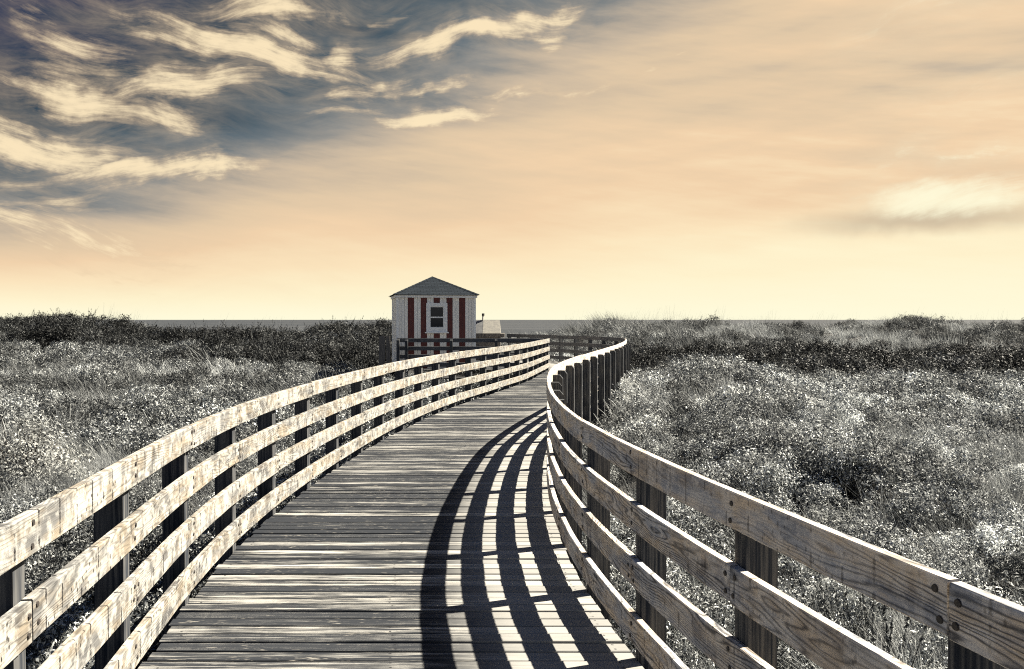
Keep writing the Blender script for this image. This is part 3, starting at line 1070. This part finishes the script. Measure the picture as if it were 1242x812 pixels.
def build_shrubs():
    BM = bush_mats()
    r = np.random.default_rng(21)
    pale = [bush_mesh(r, 1.15, 1.05, 150, 34, 0.06, BM['pale'])]
    mid = [bush_mesh(r, 0.7, 0.75, 60, 36, 0.06, BM['mid']) for _ in range(2)]
    dark = [bush_mesh(r, 0.85, 0.95, 60, 26, 0.10, BM['dark']) for _ in range(3)]
    place_shrub(pale[0], -7.0, 11.7, 1.0, 'big rounded pale shrub with small bright leaves at the left edge of the field', None, 1.12, -0.05)
    place_shrub(mid[0], 2.75, 11.2, 1.0, 'low dark shrub just beyond the right railing near the middle of the boardwalk', None, 0.85)
    place_shrub(mid[1], 6.3, 14.4, 0.9, 'middle-sized dark shrub in the pale field on the right, between grass patches', None, 0.85)
    place_shrub(mid[0], 8.3, 14.2, 1.1, 'wide dark shrub in the pale field close to the right edge of the photo', None, 0.75)
    # right thicket
    pts = []
    k = 0
    while len(pts) < 46 and k < 4000:
        k += 1
        y = random.uniform(26.5, 38.5)
        x = random.uniform(6.0, 0.66 * y)
        if y < 30 and random.random() < 0.5: continue
        if all(math.hypot(x - a, y - b) > 1.15 for a, b in pts):
            pts.append((x, y))
    for i, (x, y) in enumerate(pts):
        place_shrub(dark[i % 3], x, y, random.choice((0.6, 0.8, 1.0, 1.25, 1.45)), 'dark leafy shrub in the dense thicket band across the right field', 'dark shrubs of the right thicket')
    # left ridge
    pts = []
    k = 0
    while len(pts) < 52 and k < 4000:
        k += 1
        y = random.uniform(35, 45.0)
        x = random.uniform(-0.67 * y, -5.2)
        if x < -15 and y < 40: continue
        if all(math.hypot(x - a, y - b) > 1.2 for a, b in pts):
            pts.append((x, y))
    for i, (x, y) in enumerate(pts):
        place_shrub(dark[i % 3], x, y, random.choice((0.55, 0.8, 1.0, 1.15, 1.3)), 'dark leafy shrub on the dune ridge left of the hut', 'dark shrubs of the left dune ridge')
    # dune-top clumps at the right horizon
    for (px, d, sc) in ((1108, 66, 1.1), (1128, 67, 1.3), (1205, 66, 1.0), (1228, 67, 1.2)):
        x = (px - 621) / FPX * d
        place_shrub(dark[px % 3], x, d, sc, 'small dark shrub on the far dune crest against the sea at right', 'dark shrubs on the far right dune crest', 0.7)


# --------------------------------------------------------------------------
# hut
# --------------------------------------------------------------------------
def build_hut():
    th = R(11.4)
    W = 2.80
    z_wall = 2.55
    # front face centre seen at photo x = 530
    fz = 29.25
    fc = Vector(((529.4 - 621) / FPX * fz, fz, 0.0))
    c = fc + Vector((-math.sin(th), math.cos(th), 0)) * (W / 2)
    root = thing('beach_hut', 'small square hut with white and red striped walls, a pyramid roof and one window', 'hut', c)
    root.rotation_euler = (0, 0, th)
    white, nt = new_mat('white_hut_paint')
    co = nt.n('ShaderNodeTexCoord').outputs['Object']
    x, y, z = nt.sep(co)
    f = nt.noise(nt.xyz(nt.m('MULTIPLY', x, 9.0), nt.m('MULTIPLY', y, 9.0), nt.m('MULTIPLY', z, 1.2)), 1.0, 4.0, 0.6)
    cc = nt.mix(nt.ss(f, 0.42, 0.72), (0.90, 0.86, 0.77), (0.80, 0.75, 0.66))
    finish(nt, cc, 0.6, f, 0.002, 0.3, 0.4)
    red = simple_mat('red_hut_paint', (0.135, 0.036, 0.028), (0.10, 0.028, 0.024), 5.0, 0.6)
    trim = simple_mat('hut_trim_paint', (0.90, 0.88, 0.82), (0.82, 0.80, 0.74), 6.0, 0.55)
    shingle, nt = new_mat('roof_shingle')
    uv = nt.n('ShaderNodeUVMap', uv_map='UVMap').outputs[0]
    br = nt.n('ShaderNodeTexBrick', {'Vector': uv, 'Color1': (0.016, 0.0205, 0.026, 1), 'Color2': (0.010, 0.0135, 0.018, 1), 'Mortar': (0.002, 0.002, 0.0025, 1),
                                     'Scale': 1.0, 'Mortar Size': 0.008, 'Brick Width': 0.22, 'Row Height': 0.13}, offset=0.5)
    nz = nt.noise(uv, 40.0, 3.0)
    c2 = nt.mix(nt.ss(nz, 0.4, 0.7, 0, 0.4), br.outputs['Color'], (0.024, 0.028, 0.034))
    finish(nt, c2, 0.95, br.outputs['Fac'], -0.01, 0.05, 0.6)
    glass, nt = new_mat('window_glass')
    b = nt.n('ShaderNodeBsdfPrincipled', {'Base Color': (0.012, 0.016, 0.022, 1), 'Roughness': 0.06, 'Specular IOR Level': 0.22})
    nt.n('ShaderNodeOutputMaterial', {'Surface': b.outputs[0]})
    M['hut_trim'] = trim

    hw = W / 2
    px = W / 93.0            # metres per photo pixel on the front wall

    def wall(side):
        mb = MB()
        mtx = Matrix.Rotation(side * math.pi / 2, 4, 'Z')
        # core
        mb.box(-hw + 0.03, hw - 0.03, -hw + 0.028, -hw + 0.05, -0.02, z_wall, 2, mtx)
        # vertical boards with grooves between them
        reds = []
        if side in (0, 1, 2):
            for i in range(5):
                a = -hw + 0.045 + (11.7 + i * 15.35) * px * 0.985
                reds.append((a, a + 7.3 * px))
        edges = [-hw + 0.04]
        if reds:
            for a, b2 in reds:
                edges += [a, b2]
        edges.append(hw - 0.04)
        for i, (a, b2) in enumerate(zip(edges[:-1], edges[1:])):
            isred = bool(reds) and i % 2 == 1
            nb = max(1, round((b2 - a) / 0.115))
            for k in range(nb):
                xa = a + (b2 - a) * k / nb + 0.004
                xb = a + (b2 - a) * (k + 1) / nb - 0.004
                mb.box(xa, xb, -hw + 0.012 + (0.002 if k % 2 else 0), -hw + 0.0275, -0.02, z_wall - 0.005, 1 if isred else 0, mtx)
        mb.build('wall', [white, red, M['hut_dark']], root)
    for s in range(4):
        wall(s)
    # corner trims
    for sx in (-1, 1):
        for sy in (-1, 1):
            mb = MB()
            a0, a1 = (hw - 0.07, hw + 0.012)
            xs = (sx * a0, sx * a1) if sx > 0 else (sx * a1, sx * a0)
            ys = (sy * a0, sy * a1) if sy > 0 else (sy * a1, sy * a0)
            mb.box(xs[0], xs[1], ys[0], ys[1], -0.02, z_wall - 0.003)
            mb.build('corner_trim', trim, root)
    # fascia
    fo = hw + 0.055
    mb = MB()
    for s in range(4):
        mtx = Matrix.Rotation(s * math.pi / 2, 4, 'Z')
        mb.box(-fo + (0.0 if s % 2 == 0 else 0.022), fo - (0.0 if s % 2 == 0 else 0.022), -fo, -fo + 0.02, z_wall - 0.05, z_wall + 0.07, 0, mtx)
    mb.build('fascia', trim, root)
    # soffit
    mb = MB()
    mb.box(-fo + 0.022, fo - 0.022, -fo + 0.022, fo - 0.022, z_wall + 0.002, z_wall + 0.02)
    mb.build('soffit', trim, root)
    # roof: four sloping faces in shingle courses
    eo = hw + 0.10
    z0, z1 = z_wall + 0.045, 3.30
    rows = 11
    mb = MB()
    for s in range(4):
        mtx = Matrix.Rotation(s * math.pi / 2, 4, 'Z')
        sl = math.hypot(eo, z1 - z0)
        for k in range(rows):
            t0, t1 = k / rows, (k + 1) / rows
            lift = 0.007
            r0, r1 = eo * (1 - t0), eo * (1 - t1)
            za, zb = z0 + (z1 - z0) * t0 + lift, z0 + (z1 - z0) * t1
            pts = [(-r0, -r0, za), (r0, -r0, za), (max(r1, .001), -r1, zb + 0.004), (-max(r1, .001), -r1, zb + 0.004)]
            mb.face([mtx @ Vector(p) for p in pts], [(p[0], (t0 if i < 2 else t1) * sl) for i, p in enumerate(pts)])
            pts = [(-r0, -r0, za - lift - 0.01), (r0, -r0, za - lift - 0.01), (r0, -r0, za), (-r0, -r0, za)]
            mb.face([mtx @ Vector(p) for p in pts], [(p[0], t0 * sl) for p in pts])
    roof = mb.build('roof', shingle, root)
    for s in range(4):
        mb = MB()
        mtx = Matrix.Rotation(s * math.pi / 2, 4, 'Z')
        a, b2 = Vector((-eo - 0.01, -eo - 0.01, z0 + 0.02)), Vector((0, 0, z1 + 0.012))
        d = (b2 - a)
        side_v = Vector((1, -1, 0)).normalized() * 0.06
        n = rows
        for k in range(n):
            p, q = a + d * (k / n), a + d * ((k + 1) / n + 0.01)
            up = Vector((0, 0, 0.018))
            dn = Vector((0, 0, -0.022))
            q1 = [p - side_v + dn, p + up, q + up * 0.5, q - side_v + dn * 1.3]
            q2 = [p + up, p + side_v + dn, q + side_v + dn * 1.3, q + up * 0.5]
            for qq in (q1, q2):
                mb.face([mtx @ v_ for v_ in qq], [(0, 0), (0.12, 0), (0.12, 0.1), (0, 0.1)])
        mb.build('ridge_cap', shingle, roof)
    # window
    cx = (564.5 / 6.21 + 440 - 530.5) * px * 0.98
    zc = lambda yy: 1.72 + (388 - yy) / FPX * (fz - 0.05)
    xo0, xo1 = cx - 12.4 * px, cx + 12.4 * px
    zt, zb = zc(320 + 297 / 6.21), zc(320 + 515 / 6.21)
    xi0, xi1 = cx - 8.4 * px, cx + 8.4 * px
    zti, zbi = zc(320 + 322 / 6.21), zc(320 + 484 / 6.21)
    zm = zc(320 + 404 / 6.21)
    yf = -hw
    fr = MB()
    fr.box(xo0, xi0, yf - 0.03, yf + 0.01, zb, zt)
    fr.box(xi1, xo1, yf - 0.03, yf + 0.01, zb, zt)
    fr.box(xi0, xi1, yf - 0.028, yf + 0.01, zti, zt)
    fr.box(xi0, xi1, yf - 0.028, yf + 0.01, zb, zbi)
    win = fr.build('window', trim, root)
    sl = MB(); sl.box(xo0 - 0.05, xo1 + 0.05, yf - 0.075, yf + 0.008, zb - 0.045, zb - 0.001)
    sl.build('sill', trim, win)
    sa = MB()
    e = 0.03
    sa.box(xi0 + .001, xi0 + e, yf - 0.015, yf + 0.009, zbi + .001, zti - .001); sa.box(xi1 - e, xi1 - .001, yf - 0.015, yf + 0.009, zbi + .001, zti - .001)
    sa.box(xi0 + e, xi1 - e, yf - 0.013, yf + 0.009, zti - e, zti - .001); sa.box(xi0 + e, xi1 - e, yf - 0.013, yf + 0.009, zbi + .001, zbi + e)
    sa.box(xi0 + e, xi1 - e, yf - 0.02, yf + 0.009, zm - 0.025, zm + 0.02)
    sa.build('sash', trim, win)
    for a, b2 in ((zbi + e, zm - 0.025), (zm + 0.02, zti - e)):
        pa = MB(); pa.box(xi0 + e, xi1 - e, yf + 0.0, yf + 0.006, a, b2)
        pa.build('pane', glass, win)


def build_shed():
    # small roofed structure, simplified to a box under two sloping panels, on the platform right of the hut
    d = 35.3
    X = lambda p: (p - 621) / FPX * d
    Z = lambda yy: EYE + (388 - yy) / FPX * d
    root = thing('roofed_shed', 'small shed with a sloping pale roof beside the hut, above the far railing', 'shed', (0, 0, 0))
    pale = simple_mat('pale_roof_paint', (0.26, 0.245, 0.21), (0.20, 0.19, 0.17), 9.0)
    grey = simple_mat('shaded_roof_paint', (0.13, 0.13, 0.13), (0.09, 0.09, 0.092), 9.0)  # shade on the left roof plane is put into this greyer colour
    body = MB()
    body.box(X(570), X(607), d + 0.02, d + 0.95, 0.0, Z(405))
    body.build('body', M['beam'], root)
    base = MB()
    base.box(X(568), X(612.0), d - 0.06, d + 1.0, Z(409.5), Z(405) - 0.0)
    base.build('ledge', M['beam'], root)
    for x0, x1, t, m, lab in ((586.0, 606.5, 0.0, pale, None), (568.0, 585.3, -0.0, grey, 'left roof plane next to the hut, its shade painted in grey')):
        mb = MB()
        zb, zt = Z(404.6), Z(388.6)
        k = 1.0 if m is pale else 0.0
        P = [(X(x0) - 0.02 * k, d - 0.05, zb), (X(x1) + 0.03 * k, d - 0.05, zb), (X(x1) - 0.02 * k, d + 0.45, zt), (X(x0), d + 0.45, zt),
             (X(x0) - 0.02 * k, d + 0.9, zb), (X(x1) + 0.03 * k, d + 0.9, zb)]
        mb.face([P[0], P[1], P[2], P[3]]); mb.face([P[5], P[4], P[3], P[2]])
        mb.face([P[4], P[0], P[3]]); mb.face([P[1], P[5], P[2]]); mb.face([P[0], P[4], P[5], P[1]])
        o = mb.build('roof_plane', m, root)
        if lab: o['label'] = lab
    mb = MB()
    xx = X(585.3)
    mb.cyl((xx, d + 0.45, Z(389)), (0, 0, 1), 0.035, Z(381.2) - Z(389), 10, 0)
    mb.cyl((xx + 0.01, d + 0.45, Z(383.2)), (0, 0, 1), 0.058, Z(380.3) - Z(383.2), 10, 1)
    mb.build('vent_pipe', [simple_mat('pipe_metal', (0.40, 0.37, 0.33), (0.28, 0.26, 0.24), 20.0), M['bolt']], root)


# --------------------------------------------------------------------------
# sky, sun, camera
# --------------------------------------------------------------------------
PITCH = math.atan(18.0 / FPX)


def px_dir(px, py):
    d = Vector((px - 621.0, FPX, 406.0 - py)).normalized()
    c, s = math.cos(-PITCH), math.sin(-PITCH)
    return Vector((d.x, d.y * c - d.z * s, d.y * s + d.z * c))


def px_ang(px, py):
    d = px_dir(px, py)
    return math.atan2(d.x, d.y) * 1000, math.asin(d.z) * 1000


def build_world():
    w = bpy.data.worlds.new('World')
    scene.world = w
    w.use_nodes = True
    nt = NT(w.node_tree)
    g = nt.n('ShaderNodeTexCoord').outputs['Generated']
    x, y, z = nt.sep(nt.n('ShaderNodeVectorMath', {0: g}, operation='NORMALIZE').outputs[0])
    az = nt.m('MULTIPLY', nt.m('ARCTAN2', x, y), 1000.0)
    el = nt.m('MULTIPLY', nt.m('ARCSINE', z), 1000.0)
    hl = nt.m('SQRT', nt.m('ADD', nt.m('MULTIPLY', x, x), nt.m('MULTIPLY', y, y)))
    sx = nt.m('DIVIDE', x, nt.m('MAXIMUM', hl, 0.001))           # sine of azimuth
    elp = nt.m('MAXIMUM', el, 0.0)
    # slow streaky variation of the veil
    vv = nt.xyz(nt.m('MULTIPLY', x, 2.2), nt.m('MULTIPLY', y, 2.2), nt.m('MULTIPLY', nt.m('SUBTRACT', z, nt.m('MULTIPLY', x, 0.07)), 17.0))
    n1 = nt.noise(vv, 1.0, 4.0, 0.55)
    n2 = nt.noise(nt.xyz(nt.m('MULTIPLY', x, 4.5), nt.m('MULTIPLY', y, 4.5), nt.m('ADD', nt.m('MULTIPLY', z, 38.0), nt.m('MULTIPLY', x, 5.0))), 1.0, 5.0, 0.6)
    fac = nt.n('ShaderNodeClamp', {0: nt.m('SUBTRACT', 1.0, nt.m('MULTIPLY', sx, 1.36)), 1: 0.5, 2: 1.95}).outputs[0]
    s = nt.m('MULTIPLY', elp, fac)
    s = nt.m('ADD', s, nt.m('MULTIPLY', nt.m('SUBTRACT', n1, 0.5), nt.m('MINIMUM', nt.m('MULTIPLY', elp, 1.1), 230.0)))
    s = nt.m('ADD', s, nt.m('MULTIPLY', nt.m('SUBTRACT', n2, 0.5), nt.m('MINIMUM', nt.m('MULTIPLY', elp, 0.7), 135.0)))
    s = nt.m('ADD', s, nt.ss(el, 400.0, 700.0, 0.0, 420.0))  # unseen upper sky darkened to deepen the shadows
    s = nt.m('ADD', s, nt.m('MULTIPLY', nt.m('MULTIPLY', nt.ss(sx, -0.22, -0.58), nt.ss(el, 12.0, 130.0)), nt.m('ADD', 80.0, nt.m('MULTIPLY', n2, 110.0))))
    s = nt.m('ADD', s, nt.m('MULTIPLY', nt.m('MULTIPLY', nt.ss(sx, 0.06, -0.24), nt.ss(el, 115.0, 230.0)), nt.m('ADD', 28.0, nt.m('MULTIPLY', n1, 52.0))))
    s = nt.m('ADD', s, nt.m('MULTIPLY', nt.m('MULTIPLY', nt.ss(sx, 0.15, 0.45), nt.m('MULTIPLY', nt.ss(el, 75.0, 150.0), nt.ss(el, 330.0, 250.0))), nt.m('ADD', 25.0, nt.m('MULTIPLY', n2, 75.0))))
    stops = [(0, (255, 251, 220)), (38, (255, 243, 206)), (85, (252, 229, 190)), (140, (242, 211, 173)), (200, (224, 200, 168)), (245, (200, 183, 161)),
             (300, (142, 143, 141)), (350, (106, 117, 124)), (430, (75, 93, 105)), (540, (44, 67, 84)), (700, (24, 48, 82)), (1000, (10, 38, 84))]
    ramp = nt.ramp(nt.m('DIVIDE', s, 1000.0), [(a / 1000.0, srgb(*c)) for a, c in stops])
    # unseen sky behind the camera: bluish, brightened low down to fill the hut front
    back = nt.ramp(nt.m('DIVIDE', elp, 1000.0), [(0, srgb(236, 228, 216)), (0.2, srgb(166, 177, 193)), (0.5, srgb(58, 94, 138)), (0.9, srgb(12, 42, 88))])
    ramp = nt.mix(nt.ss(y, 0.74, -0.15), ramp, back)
    # clouds: strokes of cirrus placed by compass bearing and elevation, frayed by noise
    P0 = nt.xyz(az, el, 0.0)
    wa = nt.n('ShaderNodeTexNoise', {'Vector': P0, 'Scale': 0.0065, 'Detail': 1.5, 'Roughness': 0.4}).outputs['Color']
    wb = nt.n('ShaderNodeTexNoise', {'Vector': P0, 'Scale': 0.03, 'Detail': 3.0, 'Roughness': 0.55}).outputs['Color']
    def centred(c, amp):
        a = nt.n('ShaderNodeVectorMath', {0: c, 1: (0.5, 0.5, 0.5)}, operation='SUBTRACT').outputs[0]
        k = nt.n('ShaderNodeVectorMath', {0: a, 3: amp}, operation='SCALE')
        return k.outputs[0]
    P = nt.n('ShaderNodeVectorMath', {0: P0, 1: centred(wa, 75.0)}, operation='ADD').outputs[0]
    P = nt.n('ShaderNodeVectorMath', {0: P, 1: centred(wb, 26.0)}, operation='ADD').outputs[0]
    P = nt.n('ShaderNodeVectorMath', {0: P, 1: (1.0, 1.0, 0.0)}, operation='MULTIPLY').outputs[0]
    strokes = [  # px, py, half length, half width, image angle (clockwise), weight
        (330, 8, 105, 17, -4, 0.85), (300, 58, 160, 22, 11, 1.0), (415, 68, 34, 17, -35, 0.95), (235, 106, 95, 26, -9, 1.0),
        (110, 120, 110, 22, 15, 0.95), (215, 152, 48, 24, 25, 0.7), (55, 172, 105, 24, 8, 1.0), (190, 210, 160, 16, -6, 0.95),
        (120, 85, 120, 62, 20, 0.50), (60, 272, 180, 26, 6, 0.72), (140, 292, 150, 14, 8, 0.5), (40, 240, 110, 12, -5, 0.5), (60, 318, 200, 10, 3, 0.35), (575, 50, 150, 17, -9, 0.95), (672, 30, 48, 20, -48, 0.75),
        (445, 112, 62, 13, -18, 0.85), (520, 104, 70, 9, -5, 0.7), (530, 142, 95, 16, -8, 0.95), (410, 144, 60, 9, -5, 0.6),
        (640, 112, 120, 7, -2, 0.55), (745, 96, 80, 8, -13, 0.6), (500, 174, 45, 12, -3, 0.4), (40, 60, 70, 18, 20, 0.30),
        (1060, 215, 60, 10, -28, 0.45), (1185, 194, 75, 7, 2, 0.45), (820, 58, 40, 14, -28, 0.35),
        (90, 235, 120, 12, -4, 0.35), (480, 20, 70, 8, 4, 0.4), (150, 340, 220, 12, 2, 0.2), (430, 215, 110, 10, -6, 0.22),
        (95, 52, 120, 26, 24, 0.55), (180, 128, 70, 14, 12, 0.5), (20, 140, 90, 12, 14, 0.5), (350, 45, 120, 12, 14, 0.6), (270, 30, 130, 12, 10, 0.5), (1000, 60, 280, 22, -9, 0.28), (1130, 130, 260, 16, -6, 0.22), (700, 185, 200, 14, -5, 0.18)]
    accs = {True: None, False: None}
    veil_acc = None
    for (px, py, a, b, ang, wt) in strokes:
        cx, cy = px_ang(px, py)
        k = math.cos(cx / 1000.0) ** 2
        mp = nt.n('ShaderNodeMapping', {'Vector': P, 'Location': (cx, cy, 0), 'Rotation': (0, 0, R(-ang)), 'Scale': (a * (0.55 + 0.45 * k), b, 1.0)}, vector_type='TEXTURE')
        ln = nt.n('ShaderNodeVectorMath', {0: mp.outputs[0]}, operation='LENGTH').outputs['Value']
        v_ = nt.ss(ln, 1.5, 0.0, 0.0, wt)
        h_ = nt.ss(ln, 2.6, 0.0, 0.0, wt)
        kk = ang > 0
        accs[kk] = v_ if accs[kk] is None else nt.m('MAXIMUM', accs[kk], v_)
        veil_acc = h_ if veil_acc is None else nt.m('MAXIMUM', veil_acc, h_)
    # the bright lens-shaped cloud at right and its grey underside
    PL = nt.n('ShaderNodeVectorMath', {0: P0, 1: nt.n('ShaderNodeVectorMath', {0: centred(wb, 16.0), 1: (1.5, 0.8, 0.0)}, operation='MULTIPLY').outputs[0]}, operation='ADD').outputs[0]
    cx, cy = px_ang(1142, 240)
    mp = nt.n('ShaderNodeMapping', {'Vector': PL, 'Location': (cx, cy, 0), 'Rotation': (0, 0, R(1.5)), 'Scale': (92, 21, 1)}, vector_type='TEXTURE')
    lens = nt.ss(nt.n('ShaderNodeVectorMath', {0: mp.outputs[0]}, operation='LENGTH').outputs['Value'], 1.45, 0.30)
    cx, cy = px_ang(1125, 266)
    mp = nt.n('ShaderNodeMapping', {'Vector': PL, 'Location': (cx, cy, 0), 'Rotation': (0, 0, 0), 'Scale': (125, 15, 1)}, vector_type='TEXTURE')
    und = nt.ss(nt.n('ShaderNodeVectorMath', {0: mp.outputs[0]}, operation='LENGTH').outputs['Value'], 1.5, 0.1, 0.0, 0.62)
    # fibres combed along the strokes
    pw = nt.sep(centred(wa, 70.0))
    dens = None
    for kk, ang in ((True, 13.0), (False, -9.0)):
        ca_, sa_ = math.cos(R(ang)), math.sin(R(ang))
        u_ = nt.m('ADD', nt.m('SUBTRACT', nt.m('MULTIPLY', az, ca_), nt.m('MULTIPLY', el, sa_)), pw[0])
        v2 = nt.m('ADD', nt.m('ADD', nt.m('MULTIPLY', el, ca_), nt.m('MULTIPLY', az, sa_)), pw[1])
        fb = nt.noise(nt.xyz(nt.m('MULTIPLY', u_, 0.010), nt.m('MULTIPLY', v2, 0.075), 0.0), 1.0, 7.0, 0.68)
        fl = nt.noise(nt.xyz(nt.m('MULTIPLY', u_, 0.016), nt.m('MULTIPLY', v2, 0.030), 3.0), 1.0, 6.0, 0.62)
        fray = nt.m('ADD', nt.m('MULTIPLY', nt.m('SUBTRACT', fb, 0.5), 2.1), nt.m('MULTIPLY', nt.m('SUBTRACT', fl, 0.5), 1.9))
        core = nt.ss(nt.m('ADD', accs[kk], nt.m('MULTIPLY', fray, nt.m('MINIMUM', nt.m('MULTIPLY', accs[kk], 2.2), 0.75))), 0.07, 1.08)
        hal = nt.m('MULTIPLY', veil_acc, nt.m('ADD', 0.24, nt.m('MULTIPLY', fray, 0.6)), 0.0, True)
        d_ = nt.m('MAXIMUM', core, hal)
        dens = d_ if dens is None else nt.m('MAXIMUM', dens, d_)
    dens = nt.m('MAXIMUM', dens, nt.ss(nt.m('ADD', lens, nt.m('MULTIPLY', fray, nt.m('MINIMUM', nt.m('MULTIPLY', lens, 1.6), 0.6))), 0.02, 1.12))
    ccol = nt.mix(nt.ss(dens, 0.35, 0.95), srgb(226, 200, 166), srgb(255, 233, 193))
    ccol = nt.mix(nt.ss(az, 330.0, 470.0), ccol, srgb(255, 250, 218))
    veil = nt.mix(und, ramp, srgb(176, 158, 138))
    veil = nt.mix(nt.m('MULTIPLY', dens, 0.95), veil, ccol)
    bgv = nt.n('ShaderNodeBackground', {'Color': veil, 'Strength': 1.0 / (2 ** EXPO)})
    sky = nt.n('ShaderNodeTexSky', sky_type='NISHITA')
    sky.sun_disc = False
    sky.sun_elevation = SUN_EL
    sky.sun_rotation = SUN_AZ
    sky.altitude = 0.0
    sky.air_density = 1.0
    sky.dust_density = 0.4
    bgs = nt.n('ShaderNodeBackground', {'Color': sky.outputs[0], 'Strength': 0.05})
    mixf = nt.ss(el, 420.0, 900.0, 0.0, 0.15)
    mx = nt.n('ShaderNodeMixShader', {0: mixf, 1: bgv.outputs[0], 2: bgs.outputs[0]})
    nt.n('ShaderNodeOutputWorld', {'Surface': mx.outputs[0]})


def build_light_camera():
    l = bpy.data.lights.new('sun', 'SUN')
    l.energy = 5.0
    l.angle = R(0.5)
    l.color = (1.0, 0.925, 0.78)
    o = bpy.data.objects.new('sun', l)
    COL.objects.link(o)
    o.rotation_euler = SUN_DIR.to_track_quat('Z', 'Y').to_euler()
    c = bpy.data.cameras.new('camera')
    c.sensor_width = 36.0
    c.lens = 36.0 * FPX / 1242.0
    c.clip_start = 0.05
    c.clip_end = 60000.0
    co = bpy.data.objects.new('camera', c)
    COL.objects.link(co)
    co.location = (0, 0, EYE)
    co.rotation_euler = (R(90) - PITCH, 0, 0)
    scene.camera = co


# --------------------------------------------------------------------------
# assemble
# --------------------------------------------------------------------------
M['twig'] = simple_mat('twig_bark', (0.10, 0.09, 0.08), (0.06, 0.055, 0.05), 30.0, 0.9)
M['hut_dark'] = simple_mat('groove_board', (0.42, 0.40, 0.37), (0.34, 0.32, 0.30), 6.0, 0.8)
build_world()
build_light_camera()
build_ground()
build_sea()
build_deck()
sl0 = s_at_y(LEFT, 4.92)
sp_l = 1.145
first = sl0 % sp_l
i0 = round((sl0 - first) / sp_l)
railing(LEFT, 1, 'sunlit bleached four-rail timber railing curving up the left side of the boardwalk', first, sp_l, M['rail_left'], M['post'], offs=(i0 % 3, (i0 + 1) % 3, (i0 + 2) % 3, (i0 + 1) % 3))
sr0 = s_at_y(RIGHT, 1.98)
sp_r = 1.09
first = sr0 % sp_r
i0 = round((sr0 - first) / sp_r)
railing(RIGHT, -1, 'four-rail timber railing on the right, casting a striped shadow over the planks',
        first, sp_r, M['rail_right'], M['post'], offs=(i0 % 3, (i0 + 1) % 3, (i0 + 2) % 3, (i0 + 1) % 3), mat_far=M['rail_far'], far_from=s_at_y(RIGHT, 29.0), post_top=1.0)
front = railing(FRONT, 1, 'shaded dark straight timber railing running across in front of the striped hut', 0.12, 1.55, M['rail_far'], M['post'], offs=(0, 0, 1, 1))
for px, wd in ((463.4, 0.21), (470.8, 0.13)):
    mb = MB()
    xx = (px - 621) / FPX * 28.6
    mb.box(xx - wd / 2, xx + wd / 2, 28.55, 28.70, -1.2, 1.15)
    mb.build('post', M['beam'], front)
build_hut()
build_shed()
build_vegetation()
build_shrubs()

scene.view_settings.view_transform = 'Standard'
scene.view_settings.look = 'None'
scene.view_settings.exposure = EXPO
scene.view_settings.gamma = 1.0
scene.view_settings.use_curve_mapping = False
scene.cycles.use_denoising = False
scene.render.filter_size = 1.1
scene.cycles.filter_width = 1.1
scene.cycles.max_bounces = 6
scene.cycles.diffuse_bounces = 3
scene.cycles.transparent_max_bounces = 4
scene.cycles.use_adaptive_sampling = False
scene.cycles.adaptive_threshold = 0.02
